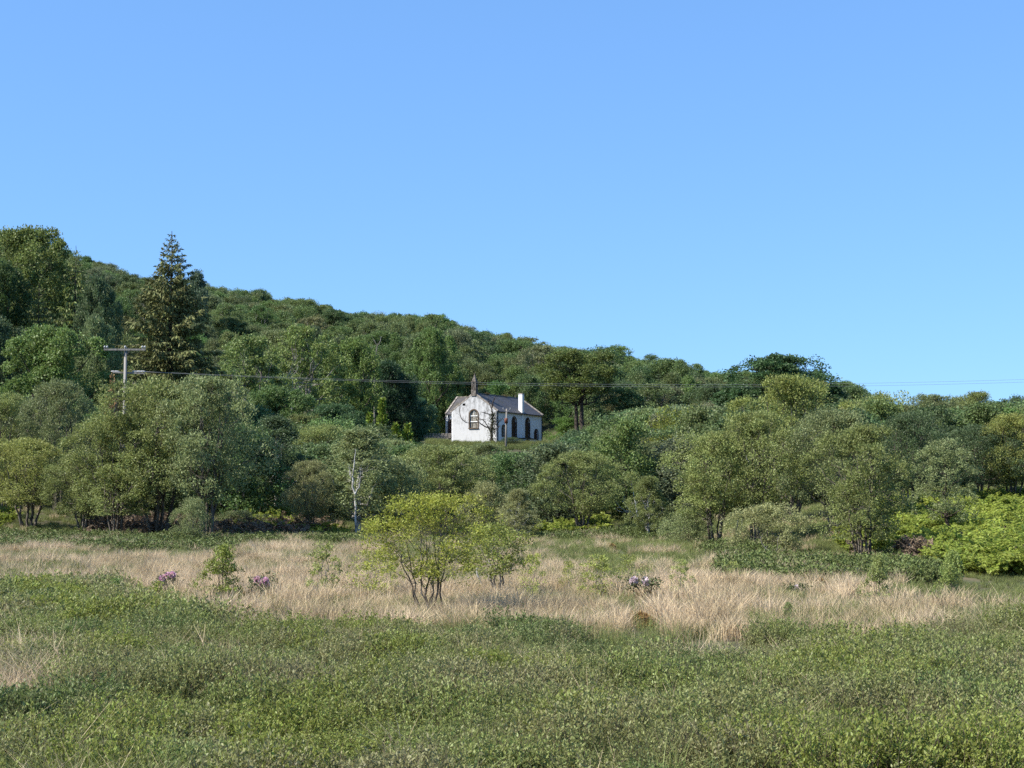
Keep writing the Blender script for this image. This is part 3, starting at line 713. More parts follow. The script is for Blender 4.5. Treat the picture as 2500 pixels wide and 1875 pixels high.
T('larch', 'larch_tree', 85, 610, 262, 110, (0.058, 0.074, 0.028), 'feathery larch below the hilltop, above the bright sycamore')
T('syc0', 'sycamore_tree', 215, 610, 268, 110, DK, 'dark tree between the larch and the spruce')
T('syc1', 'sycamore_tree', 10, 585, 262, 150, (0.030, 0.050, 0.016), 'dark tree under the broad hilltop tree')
T('hill3', 'broadleaf_tree_a', 425, 598, 330, 90, (0.034, 0.052, 0.036), 'dark blue-green tree showing right of the spruce')
T('hill2', 'broadleaf_tree_a', 1225, 905, 282, 90, GR, 'green bush right of the church wall')
T('syc2', 'sycamore_tree', 1310, 870, 292, 120, (0.05, 0.066, 0.034), 'bushy grey-green tree right of the forked trunk')
T('hill4', 'ash_tree', 1430, 890, 215, 130, GREY, 'pale grey tree beside the thin far pole')
T('hill1', 'willow_tree', 1350, 905, 205, 130, OLG, 'grey-green willow below the forked-trunk tree')
T('bush0', 'willow_bush', 1105, 945, 246, 55, DK, 'small dark evergreen bush at the foot of the church front', 'bush')

# --- the wood on the hillside and the thicket between
HILLC = [((0.055, 0.077, 0.031), 'olive'), ((0.045, 0.074, 0.028), 'green'), ((0.038, 0.059, 0.029), 'dark green'),
         ((0.064, 0.077, 0.036), 'brownish'), ((0.064, 0.082, 0.046), 'grey-green')]
KN = ['broadleaf_tree_a', 'ash_tree', 'broadleaf_tree_b', 'birch_tree', 'broadleaf_tree_c']  # guessed names; species of the hill and thicket trees are unknown
def size_word(h, wd, a, b):
    return ('tall ' if h > b else 'short ' if h < a else '') + ('broad ' if wd > h * 1.15 else 'narrow ' if wd < h * 0.8 else '')
rng = np.random.default_rng(77)
HILLPX = [150, 340, 500, 690, 850, 1000, 1130, 1300, 1480, 1700]
HILLSIDE = ['near the left frame edge', 'left of the spruce', 'behind the spruce', 'right of the spruce', 'left of the cypress', 'above the cypress', 'left of the bellcote', 'above the church roof', 'behind the forked-trunk tree', 'right of the forked-trunk tree', 'beside the round sycamore']
LOWPX = [150, 330, 520, 700, 900, 1080, 1230, 1360, 1540, 1740, 1950, 2200]
LOWSIDE = ['near the left frame edge', 'left of the power pole', 'below the spruce', 'right of the spruce', 'left of the cypress', 'left of the church', 'below the church gable', 'below the church front', 'right of the church', 'left of the round sycamore', 'below the round sycamore', 'right of the round sycamore', 'near the right frame edge']
def blocked(x, y, r):
    if abs(x - CHC.x) < 15 + r * 0.4 and CHC.y - 26 < y < CHC.y + 13: return True
    return any((x - a) ** 2 + (y - b) ** 2 < (0.75 * (c + r)) ** 2 for a, b, c in OCC)
cnt = 0
d = 262.0
while d < 485:
    sp = 7.6 - np.clip((d - 380) / 60, 0, 1) * 0.9
    half = 0.36 * d + 6
    x = -half + rng.uniform(0, sp)
    while x < half:
        xx = x + rng.uniform(-0.35, 0.35) * sp; yy = d + rng.uniform(-0.35, 0.35) * sp
        px = CX + F * xx / yy
        k = int(rng.integers(0, 5)); c, cn = HILLC[int(rng.choice(5, p=[.34, .28, .14, .08, .16]))]
        big = yy < 410 and rng.random() < 0.2
        wd = sp * (rng.uniform(1.4, 1.9) if big else rng.uniform(0.85, 1.35) * (1.3 if yy > 400 else 1)); h = rng.uniform(9.5, 13.5) if big else (rng.uniform(8.0, 10.8) if yy > 400 else rng.uniform(7.0, 11.5))
        lim = 2080 if yy < 420 else 1900
        if -160 < px < lim and not blocked(xx, yy, wd * 0.4):
            zone = ['at the lower edge of the wood', 'low on the wooded hillside', 'halfway up the wooded hillside', 'high on the wooded hillside', 'on the wooded skyline'][int(np.searchsorted([300, 350, 400, 445], yy))]
            side = HILLSIDE[int(np.searchsorted(HILLPX, px))]
            nm = KN[k]
            proto = 'hill%d' % k
            if big: proto = ('syc%d' % (k % 3)) if k < 3 else 'ash'
            if k == 3 and rng.random() < 0.25: proto, wd, nm = 'larch', wd * 0.6, 'larch_tree'
            place(proto, nm, xx, yy, h, wd, jit(c, 0.09), '%s%s tree %s, %s' % (size_word(h, wd, 9, 11), cn, zone, side), 'tree', '%s trees %s, %s' % (cn, zone, side))
            cnt += 1
        x += sp
    d += sp * 0.98
# thicket on the slope between bog and church
TOPX = [-200, 0, 600, 900, 1060, 1100, 1340, 1400, 1520, 1750, 2100, 2600]
TOPY = [960, 950, 985, 1045, 1104, 1108, 1108, 1064, 1010, 985, 985, 985]
d = 112.0
while d < 262:
    sp = 5.6 + (d - 112) * 0.012
    half = 0.36 * d + 4
    x = -half + rng.uniform(0, sp)
    while x < half:
        xx = x + rng.uniform(-0.35, 0.35) * sp; yy = d + rng.uniform(-0.35, 0.35) * sp
        px = CX + F * xx / yy
        c, cn = HILLC[int(rng.choice(5, p=[.3, .2, .2, .05, .25]))]
        wd = sp * rng.uniform(1.0, 1.45); g0 = gz(xx, yy)
        top = at(px, float(np.interp(px, TOPX, TOPY)) + rng.uniform(0, 25), yy).z - g0
        h = min(rng.uniform(4.5, 8.5), top)
        if h > 1.6 and -160 < px < 2660 and not blocked(xx, yy, wd * 0.25):
            near = ['just behind the tree line', 'behind the tree line', 'midway up the slope', 'high on the slope'][int(np.searchsorted([130, 160, 205], yy))]
            side = LOWSIDE[int(np.searchsorted(LOWPX, px))]
            k = int(rng.integers(0, 5))
            if h < 3.2:
                place('bush%d' % (k % 2), 'willow_bush', xx, yy, h, wd, jit(c), '%s%s bush %s, %s' % (size_word(h, wd, 2.2, 2.8), cn, near, side), 'bush', '%s bushes %s, %s' % (cn, near, side))
            else:
                nm = KN[k]
                place('hill%d' % k, nm, xx, yy, h, wd, jit(c), '%s%s tree %s, %s' % (size_word(h, wd, 4.8, 6.8), cn, near, side), 'tree', '%s trees %s, %s' % (cn, near, side))
            cnt += 1
        x += sp
    d += sp
print('wood trees', cnt)

# --- foreground willows and saplings in the dry grass
def fore(kind, name, px, top, base, wpx, col, label, cat='tree', rz=None):
    dd = CAMZ * F / (base - HOR); p = at(px, top, dd)
    g0 = gz(p.x, dd)
    return place(kind, name, p.x, dd, p.z - g0, wpx / F * dd, col, label, cat, None, rz)
YW = (0.126, 0.140, 0.028)
fore('fore', 'willow_tree', 1050, 1216, 1508, 300, YW, 'yellow-green multi-stemmed willow alone in the dry grass', rz=0.3)
fore('fore2', 'willow_tree', 1212, 1285, 1470, 200, (0.105, 0.125, 0.034), 'smaller green willow close right of the yellow willow')
fore('sapling1', 'willow_tree', 1300, 1355, 1478, 70, (0.13, 0.15, 0.04), 'twiggy sapling just right of the smaller green willow', 'sapling')
fore('shrublet', 'willow_bush', 545, 1335, 1482, 115, (0.098, 0.120, 0.032), 'dense yellow-green willow bush left in the dry grass', 'bush')
fore('sapling0', 'willow_tree', 795, 1325, 1470, 100, (0.12, 0.14, 0.05), 'thin grey-stemmed sapling left of the yellow willow', 'sapling')
fore('sapling1', 'willow_tree', 905, 1345, 1472, 120, (0.14, 0.155, 0.04), 'spreading sapling between the thin sapling and the yellow willow', 'sapling')
fore('sapling0', 'willow_tree', 958, 1355, 1462, 55, (0.14, 0.155, 0.04), 'small crooked sapling hard against the yellow willow', 'sapling')
fore('sapling1', 'willow_tree', 1390, 1370, 1450, 60, (0.13, 0.15, 0.04), 'slight sapling in the grass right of the willows', 'sapling')
fore('sapling0', 'willow_tree', 1465, 1355, 1470, 110, (0.13, 0.15, 0.045), 'airy sapling midway between willows and pale rhododendron', 'sapling')
fore('sapling1', 'willow_tree', 1540, 1355, 1445, 90, (0.12, 0.14, 0.045), 'airy sapling behind the pale rhododendron', 'sapling')
fore('sapling0', 'willow_tree', 1665, 1365, 1470, 60, (0.12, 0.14, 0.05), 'wispy sapling right of the pale rhododendron', 'sapling')
fore('sapling1', 'willow_tree', 1790, 1370, 1445, 50, (0.12, 0.14, 0.05), 'wispy sapling in the middle of the dry grass', 'sapling')
fore('shrublet', 'willow_bush', 2145, 1360, 1480, 75, (0.105, 0.125, 0.05), 'grey-green slender bush in front of the bog-edge willow', 'bush')
fore('shrublet', 'willow_bush', 2325, 1352, 1485, 85, (0.090, 0.115, 0.04), 'dark upright bush in front of the bracken bank', 'bush')
fore('shrublet', 'willow_bush', 1925, 1470, 1530, 40, (0.075, 0.10, 0.04), 'tiny dark bush where the dry grass meets the scrub', 'bush')
fore('shrublet', 'willow_bush', 285, 1412, 1470, 60, (0.06, 0.095, 0.03), 'dark tuft of bush at the upper edge of the left scrub', 'bush')

# ------------------------------------------------------------------ bare trees
def bare(name, px, py_base, py_top, d, tr, mat, label, seed, spread=0.6, depth=4, lean=(0, 0), z=None, ivy=0):
    b = at(px, py_base, d); t = at(px, py_top, d)
    z = gz(b.x, d) if z is None else z
    rng = np.random.default_rng(seed)
    P = bare_paths(rng, t.z - z, tr, depth, spread, lean)
    zm = max(q[0][:, 2].max() for q in P); k = (t.z - z) / zm
    P = [(q[0] * k, q[1]) for q in P]
    v, f = tube_arrays(P, 5)
    root = bpy.data.objects.new(name, None); link(root); root.location = (b.x, d, z)
    tag(root, label, 'tree')
    link(bpy.data.objects.new('trunk', mesh_np('bare_trunk', v, f, [mat], smooth=True)), root)
    if ivy:
        n = 1400; u = rng.random(n) ** 0.8 * ivy; T0 = P[0][0]
        q = np.stack([np.interp(u, np.linspace(0, 1, len(T0)), T0[:, i]) for i in range(3)], 1) + rng.normal(size=(n, 3)) * tr * 0.9
        v, f = leaf_arrays(rng, q, rng.normal(size=(n, 3)), rng.uniform(0.12, 0.24, n), rng.uniform(0.1, 0.2, n))
        o = link(bpy.data.objects.new('ivy', mesh_np('ivy', v, f, [LEAF], rnd=rng.random(n))), root); o.color = (0.03, 0.04, 0.014, 1)
    return root
def traced(name, d, limbs, mat, label, z=None, ivy=0, twig=0, seed=1):
    """limbs: lists of (px, py, radius in px); depth wanders a little round d"""
    rng = np.random.default_rng(seed); P = []; k = d / F
    x0 = limbs[0][0]; root_p = at(x0[0], x0[1], d); z = gz(root_p.x, d) if z is None else z
    o = Vector((root_p.x, d, z))
    for li, l in enumerate(limbs):
        q = np.array([tuple(at(a, b_, d) - o) for a, b_, _ in l]); r = np.array([c for *_, c in l]) * k
        if li == 0: q = np.concatenate([[[q[0, 0], 0, -0.3]], q]); r = np.concatenate([[r[0] * 1.15], r])
        t = np.linspace(0, len(q) - 1, (len(q) - 1) * 4 + 1)
        Q = np.stack([np.interp(t, np.arange(len(q)), q[:, i]) for i in range(3)], 1); Rr = np.interp(t, np.arange(len(q)), r)
        Q[1:] += rng.normal(size=(len(Q) - 1, 3)) * [0.6 * k, 0, 0.6 * k]
        Q[:, 1] += np.cumsum(rng.normal(size=len(Q)) * 1.5 * k) * (li > 0)
        P.append((Q, Rr))
        for i in range(int(twig * len(Q))):
            j = int(rng.integers(1, len(Q))); dd = unit(rng.normal(size=3) + [0, 0, 0.5]); ln = rng.uniform(5, 16) * k
            P.append((bez(Q[j], Q[j] + dd * ln * 0.5 + rng.normal(size=3) * ln * 0.15, Q[j] + dd * ln + [0, 0, ln * 0.2], 4), np.linspace(0.45 * k, 0.2 * k, 4)))
    v, f = tube_arrays(P, 5)
    root = bpy.data.objects.new(name, None); link(root); root.location = o; tag(root, label, 'tree')
    link(bpy.data.objects.new('trunk', mesh_np('traced_trunk', v, f, [mat], smooth=True)), root)
    if ivy:
        T0 = P[0][0]; n = ivy; u = rng.random(n) * 0.6
        q = np.stack([np.interp(u, np.linspace(0, 1, len(T0)), T0[:, i]) for i in range(3)], 1) + rng.normal(size=(n, 3)) * [0.3, 0.25, 0.2]
        v, f = leaf_arrays(rng, q, rng.normal(size=(n, 3)), rng.uniform(0.12, 0.24, n), rng.uniform(0.1, 0.2, n))
        c = link(bpy.data.objects.new('ivy', mesh_np('ivy', v, f, [LEAF], rnd=rng.random(n))), root); c.color = (0.05, 0.06, 0.022, 1)
traced('bare_tree', 254.6, [
    [(1203, 1084, 3.6), (1200, 1055, 3.0), (1203, 1030, 2.4), (1204, 1012, 2.0), (1200, 997, 1.7), (1204, 982, 1.3), (1209, 968, 0.8)],
    [(1200, 1056, 2.0), (1192, 1044, 1.8), (1180, 1038, 1.5), (1167, 1030, 1.2), (1150, 1033, 1.0), (1135, 1031, 0.9), (1125, 1020, 0.8), (1121, 1003, 0.5)],
    [(1192, 1044, 1.3), (1186, 1032, 1.1), (1177, 1024, 0.9), (1168, 1021, 0.5)],
    [(1204, 1012, 1.3), (1194, 1012, 1.0), (1184, 1008, 0.8), (1175, 1006, 0.5)],
    [(1203, 1035, 1.2), (1213, 1036, 1.0), (1220, 1028, 0.8), (1228, 1020, 0.5)],
    [(1202, 1000, 1.0), (1196, 988, 0.8), (1190, 975, 0.5)],
    [(1201, 1045, 1.4), (1210, 1048, 1.2), (1222, 1040, 0.6)]], BARKDARK, 'bare twisted dark tree against the corner of the church gable', z=CH.z - 0.3, ivy=1500, twig=1.0, seed=5)
traced('bare_tree', 99.5, [
    [(870, 1322, 3.0), (868, 1265, 2.8), (868, 1235, 2.6), (866, 1206, 2.4), (860, 1186, 2.0), (862, 1155, 1.6), (866, 1122, 1.1), (868, 1095, 0.6)],
    [(866, 1206, 2.0), (875, 1192, 1.6), (880, 1168, 1.2), (879, 1140, 0.6)],
    [(861, 1175, 1.0), (854, 1160, 0.8), (852, 1135, 0.5)]], BARKPALE, 'slender white forked birch stem showing in the willow line', twig=0.8, seed=6)
traced('bare_tree', 83.0, [
    [(1800, 1346, 3.0), (1801, 1325, 2.8), (1798, 1300, 2.2), (1803, 1265, 1.6), (1799, 1230, 1.0)],
    [(1801, 1310, 1.6), (1810, 1290, 1.2), (1813, 1260, 0.7)]], BARKPALE, 'short white birch stem at the foot of the thicket', twig=0.4, seed=7)
traced('bare_tree', 66.5, [
    [(1920, 1378, 2.0), (1905, 1362, 1.9), (1880, 1348, 1.6), (1862, 1330, 1.2), (1855, 1310, 0.8)],
    [(1890, 1354, 1.3), (1898, 1340, 1.1), (1900, 1318, 0.7)],
    [(1878, 1368, 1.3), (1868, 1355, 1.1), (1858, 1345, 0.6)]], BARKGREY, 'leaning bare grey branches beside the low willow bush', twig=0.5, seed=8)
traced('bare_tree', 45.5, [
    [(1200, 1460, 2.2), (1185, 1440, 2.2), (1172, 1418, 2.0), (1164, 1400, 1.6), (1165, 1380, 1.0)]], BARKPALE, 'white leaning dead branch beside the smaller green willow', twig=0.3, seed=9)
traced('dead_tree', 224.0, [
    [(826, 1030, 2.2), (828, 1000, 2.0), (826, 985, 1.6), (835, 968, 1.3), (832, 948, 0.7)],
    [(835, 968, 1.1), (848, 963, 0.9), (858, 974, 0.5)],
    [(827, 990, 0.9), (818, 986, 0.7), (808, 982, 0.4)]], BARKGREY, 'bent grey dead branches against the dark trees left of the cypress', twig=0.5, seed=15)
traced('dead_tree', 226.0, [
    [(914, 950, 1.8), (915, 890, 1.6), (918, 862, 1.4), (921, 846, 1.1), (914, 830, 0.6)],
    [(921, 846, 0.9), (928, 836, 0.7), (930, 822, 0.4)],
    [(918, 862, 0.8), (908, 850, 0.6), (905, 838, 0.4)]], BARKGREY, 'grey forked dead tree high in the wood left of the church', twig=0.6, seed=16)
bare('dead_tree', 727, 1000, 855, 186, 0.26, BARKGREY, 'dead grey tree showing among the ashes right of the spruce', 14, 0.6, 4, ivy=0)
bare('bare_tree', 1595, 1300, 1175, 104, 0.1, BARKPALE, 'pale curved bare stem beneath the small twin-stemmed birch', 47, 0.35, 3, (-0.2, 0))

# ------------------------------------------------------------------ poles and wires
WOODP = noise_material('weathered_pole_wood', [(0.13, 0.12, 0.105), (0.22, 0.205, 0.185), (0.28, 0.265, 0.245)], 3, stretch=(2, 2, 0.15), bump=0.2)
CERAM = noise_material('pale_ceramic', [(0.32, 0.32, 0.32), (0.48, 0.48, 0.47)], 4, rough=0.3, bump=0)
RUST = noise_material('rusty_transformer', [(0.09, 0.03, 0.018), (0.17, 0.06, 0.035)], 5, rough=0.6)
WIREM = noise_material('aluminium_wire', [(0.16, 0.165, 0.165), (0.24, 0.24, 0.24)], 2, rough=0.5, bump=0)

def power_pole():
    d = 107.0
    top = at(307, 848, d); z0 = gz(top.x, d); h = top.z - z0
    root = bpy.data.objects.new('power_pole', None); link(root); root.location = (top.x, d, z0)
    tag(root, 'weathered wooden power pole with two crossarms behind the big willow', 'power pole')
    b = MB(); b.tube([(0, 0, -0.6), (0, 0, h * 0.5), (0, 0, h)], [0.15, 0.13, 0.105], 12); b.build('pole', WOODP, root, True)
    s = F / d
    za = h - 6 / s
    b = MB(); b.bar((-52 / s, -0.17, za), (50 / s, -0.17, za), 0.11, 0.13); arm = b.build('crossarm', WOODP, root)
    zb = h - 62 / s
    b = MB(); b.bar((-32 / s, 0.17, zb + 0.04), (46 / s, 0.17, zb - 0.05), 0.1, 0.11); arm2 = b.build('crossarm', WOODP, root)
    for sx in (-1, 1):
        b = MB(); b.bar((sx * 0.36, -0.19, za - 0.05), (sx * 0.1, -0.14, za - 0.42), 0.05, 0.05); b.build('brace', IRON, root)
    for x in (-50 / s, -44 / s, 0.0, 42 / s, 48 / s):
        b = MB(); zz = za + 0.06; b.tube([(x, -0.17, zz), (x, -0.17, zz + 0.07), (x, -0.17, zz + 0.09), (x, -0.17, zz + 0.16), (x, -0.17, zz + 0.22)], [0.04, 0.04, 0.075, 0.07, 0.03], 8); b.build('insulator', CERAM, arm, True)
    for x in (-30 / s, -22 / s, 22 / s, 32 / s, 42 / s):
        b = MB(); b.tube([(x - 0.2, 0.17, zb + 0.10), (x - 0.08, 0.17, zb + 0.10), (x + 0.08, 0.17, zb + 0.09), (x + 0.2, 0.17, zb + 0.08)], [0.03, 0.055, 0.055, 0.03], 8); b.build('insulator', CERAM, arm2, True)
    b = MB(); b.bar((-0.05, 0.1, zb - 0.2), (-3.2, 0.6, -0.2), 0.05, 0.05); b.build('stay_wire', IRON, root)
    return Vector((top.x, d, z0)), zb
pp, zb = power_pole()

def wire(name, a, b, mid_drop, r, label):
    n = 60; pts = []
    for i in range(n + 1):
        t = i / n; p = a.lerp(b, t); p.z -= 4 * mid_drop * t * (1 - t); pts.append(p - a)
    m = MB(); m.tube(pts, [r] * (n + 1), 5); o = m.build(name, WIREM, None, True); o.location = a
    tag(o, label, 'wire', 'wires of the power line')
d1 = at(3000, 905, 118)
wire('power_wire', pp + Vector((0.75, 0.17, zb + 0.12)), d1, 1.05, 0.009, 'upper of two grey wires spanning right from the pole past the church')
wire('power_wire', pp + Vector((1.3, 0.17, zb + 0.07)), d1 + Vector((0.3, 1.2, -0.12)), 1.10, 0.009, 'lower of two grey wires spanning right from the pole past the church')
# the pole that carries the far end of the span, just out of the frame
z0 = gz(d1.x, d1.y)
root = bpy.data.objects.new('power_pole', None); link(root); root.location = (d1.x + 0.1, d1.y + 0.6, z0)
tag(root, 'wooden power pole outside the frame holding the wires', 'power pole')
b = MB(); b.tube([(0, 0, -0.6), (0, 0, d1.z - z0 + 0.3)], [0.17, 0.13], 10); b.build('pole', WOODP, root, True)
b = MB(); b.bar((0, -1.3, d1.z - z0 - 0.1), (0, 1.3, d1.z - z0 - 0.1), 0.11, 0.12); b.build('crossarm', WOODP, root)

def church_pole():
    d = 232.0
    t = at(1237, 998, d); bs = at(1234.5, 1102, d)
    z0 = bs.z - 0.6
    root = bpy.data.objects.new('power_pole', None); link(root); root.location = (bs.x, d, z0)
    tag(root, 'slim grey pole with small transformer standing before the church front', 'power pole')
    h = t.z - z0; dx = t.x - bs.x
    b = MB(); b.tube([(0, 0, min(-0.6, gz(bs.x, d) - z0 - 0.5)), (dx * 0.5, 0, h * 0.5), (dx, 0, h)], [0.19, 0.16, 0.13], 10); b.build('pole', WOODP, root, True)
    for sx in (-1, 1):
        b = MB(); b.bar((dx, -0.12, h - 0.5), (dx + sx * 0.55, -0.12, h - 0.05), 0.09, 0.09); arm = b.build('crossarm', WOODP, root)
        b = MB(); b.tube([(dx + sx * 0.55, -0.12, h - 0.05), (dx + sx * 0.55, -0.12, h + 0.2)], [0.06, 0.06], 6); b.build('insulator', CERAM, arm)
    b = MB(); b.tube([(dx * 0.8 - 0.05, -0.38, h - 2.3), (dx * 0.8 - 0.05, -0.38, h - 1.5)], [0.27, 0.27], 12); b.build('transformer', RUST, root, True)
    b = MB(); b.bar((dx * 0.85, -0.1, h - 1.6), (dx * 0.8 - 0.05, -0.38, h - 1.6), 0.08, 0.08); b.build('bracket', IRON, root)
church_pole()
def thin_pole():
    d = 200.0
    t = at(1622, 1004, d); z0 = gz(t.x, d)
    root = bpy.data.objects.new('telegraph_pole', None); link(root); root.location = (t.x, d, z0)
    tag(root, 'thin pale pole rising from grey bushes right of the church', 'pole')
    b = MB(); b.tube([(0, 0, -0.5), (0, 0, t.z - z0)], [0.13, 0.09], 8); b.build('pole', WOODP, root, True)
    b = MB(); b.tube([(0, 0, t.z - z0), (0, 0, t.z - z0 + 0.12), (0, 0, t.z - z0 + 0.3)], [0.09, 0.14, 0.05], 8); b.build('cap', CERAM, root)
thin_pole()

# churchyard wall of field stones left of the gable
def yard_wall():
    rng = np.random.default_rng(3)
    root = bpy.data.objects.new('churchyard_wall', None); link(root)
    a = at(1030, 1075, 262); a.z = gz(a.x, 262) ; root.location = a
    tag(root, 'low grey dry-stone churchyard wall left of the church gable', 'wall')
    b = MB(); b.box((-1.2, 0.1, -0.8), (4.8, 0.5, 1.3)); b.build('core', STONE, root)
    proto = []
    for i in range(4):
        m = MB(); q = 0.5
        v = [(sx * (q - rng.uniform(0, .12)), sy * q, sz * (q - rng.uniform(0, .12))) for sx in (-1, 1) for sy in (-1, 1) for sz in (-1, 1)]
        m.add(v, [(0, 1, 3, 2), (4, 6, 7, 5), (0, 4, 5, 1), (2, 3, 7, 6), (0, 2, 6, 4), (1, 5, 7, 3)])
        proto.append(mesh_py('stone', m.v, m.f, [STONE]))
    z = -0.6
    while z < 1.35:
        hh = rng.uniform(0.26, 0.38); x = -1.2
        while x < 4.7:
            wv = rng.uniform(0.35, 0.75)
            o = bpy.data.objects.new('stone', proto[int(rng.integers(0, 4))]); link(o, root)
            o.location = (x + wv / 2, 0.09 + rng.uniform(-0.03, 0.03), z + hh / 2); o.scale = (wv * 0.96, 0.22, hh * 0.95)
            x += wv
        z += hh
yard_wall()

# ------------------------------------------------------------------ ground cover (stuff)
def scatter(name, protos, pts, rot, scl, label, cat, seed=0, idx=None):
    rng = np.random.default_rng(seed); n = len(pts)
    col = bpy.data.collections.new(name + '_kinds')
    for i, me in enumerate(protos):
        o = bpy.data.objects.new('%s_kind' % name, me); col.objects.link(o)
    me = bpy.data.meshes.new(name); me.vertices.add(n); me.vertices.foreach_set('co', np.asarray(pts, np.float32).ravel())
    a = me.attributes.new('rot', 'FLOAT_VECTOR', 'POINT'); a.data.foreach_set('vector', np.asarray(rot, np.float32).ravel())
    a = me.attributes.new('scl', 'FLOAT_VECTOR', 'POINT'); a.data.foreach_set('vector', np.asarray(scl, np.float32).ravel())
    a = me.attributes.new('idx', 'INT', 'POINT'); a.data.foreach_set('value', (rng.integers(0, len(protos), n) if idx is None else np.asarray(idx)).astype(np.int32))
    o = bpy.data.objects.new(name, me); link(o)
    g = bpy.data.node_groups.new(name + '_scatter', 'GeometryNodeTree')
    g.interface.new_socket('Geometry', in_out='INPUT', socket_type='NodeSocketGeometry')
    g.interface.new_socket('Geometry', in_out='OUTPUT', socket_type='NodeSocketGeometry')
    gi, go = g.nodes.new('NodeGroupInput'), g.nodes.new('NodeGroupOutput')
    ci = g.nodes.new('GeometryNodeCollectionInfo'); ci.inputs['Collection'].default_value = col
    ci.inputs['Separate Children'].default_value = True; ci.inputs['Reset Children'].default_value = True
    ip = g.nodes.new('GeometryNodeInstanceOnPoints'); ip.inputs['Pick Instance'].default_value = True
    def na(nm, ty):
        q = g.nodes.new('GeometryNodeInputNamedAttribute'); q.data_type = ty; q.inputs['Name'].default_value = nm; return q.outputs['Attribute']
    g.links.new(gi.outputs[0], ip.inputs['Points']); g.links.new(ci.outputs[0], ip.inputs['Instance'])
    g.links.new(na('idx', 'INT'), ip.inputs['Instance Index']); g.links.new(na('rot', 'FLOAT_VECTOR'), ip.inputs['Rotation']); g.links.new(na('scl', 'FLOAT_VECTOR'), ip.inputs['Scale'])
    g.links.new(ip.outputs[0], go.inputs[0])
    md = o.modifiers.new('scatter', 'NODES'); md.node_group = g
    tag(o, label, cat, kind='stuff')
    return o

MYRT = leaf_material('bog_myrtle_leaf', (0.23, 0.268, 0.072), var=0.42, trans=0.40, patch=0.9, patch_col=(0.265, 0.25, 0.11), patch_scale=0.45, spec=0.45, hue=0.04)
MYRTY = leaf_material('young_myrtle_leaf', (0.25, 0.285, 0.06), var=0.4, trans=0.42, patch=0.6, patch_col=(0.19, 0.215, 0.05), patch_scale=0.6, spec=0.4, hue=0.04)
MYRTD = leaf_material('dark_myrtle_leaf', (0.165, 0.218, 0.062), var=0.42, trans=0.36, patch=0.7, patch_col=(0.14, 0.165, 0.055), patch_scale=0.6, spec=0.4, hue=0.03)
TWIG = noise_material('twig', [(0.07, 0.052, 0.040), (0.17, 0.13, 0.10)], 9, bump=0)
DRY = leaf_material('dry_grass', (0.62, 0.485, 0.32), var=0.45, trans=0.30, rough=0.6, patch=0.75, patch_col=(0.42, 0.33, 0.19), patch_scale=0.35, hue=0.02)
GREENG = leaf_material('green_grass', (0.20, 0.225, 0.07), var=0.4, trans=0.3, patch=0.6, patch_col=(0.15, 0.165, 0.06), patch_scale=0.3)
BRACK = leaf_material('bracken', (0.262, 0.295, 0.048), var=0.35, trans=0.35, patch=0.5, patch_col=(0.18, 0.235, 0.042), patch_scale=0.25)
DEADB = leaf_material('dead_bracken', (0.19, 0.14, 0.095), var=0.4, trans=0.15, rough=0.8)
HEATH = leaf_material('heather', (0.125, 0.155, 0.045), var=0.4, trans=0.2)

def grass_clump(seed, n, r, h, wd, mat, lean=0.35, bend=0.35):
    rng = np.random.default_rng(seed)
    a = rng.uniform(0, 6.28, n); q = r * np.sqrt(rng.random(n))
    B = np.stack([q * np.cos(a), q * np.sin(a), np.full(n, -0.06)], 1)
    a2 = a + rng.normal(0, 0.9, n); hh = h * rng.uniform(0.5, 1.1, n); ln = rng.normal(lean, 0.25, n) * hh
    o = np.stack([np.cos(a2), np.sin(a2), np.zeros(n)], 1)
    M = B + o * ln[:, None] * 0.35 + np.stack([0 * hh, 0 * hh, hh * 0.62], 1)
    Tp = B + o * (ln * (1 + bend))[:, None] + np.stack([0 * hh, 0 * hh, hh], 1)
    s = rng.uniform(0, 6.28, n); sd = np.stack([np.cos(s), np.sin(s), np.zeros(n)], 1) * wd * rng.uniform(0.6, 1.3, (n, 1)) * 0.5
    v = np.stack([B - sd, B + sd, M + sd * 0.8, M - sd * 0.8, Tp + sd * 0.15, Tp - sd * 0.15], 1).reshape(-1, 3)
    i = np.arange(n)[:, None] * 6
    f = np.concatenate([i + [0, 1, 2, 3], i + [3, 2, 4, 5]])
    rd = rng.random(n)
    return mesh_np('grass_clump', v, f, [mat], rnd=np.concatenate([rd, rd]))

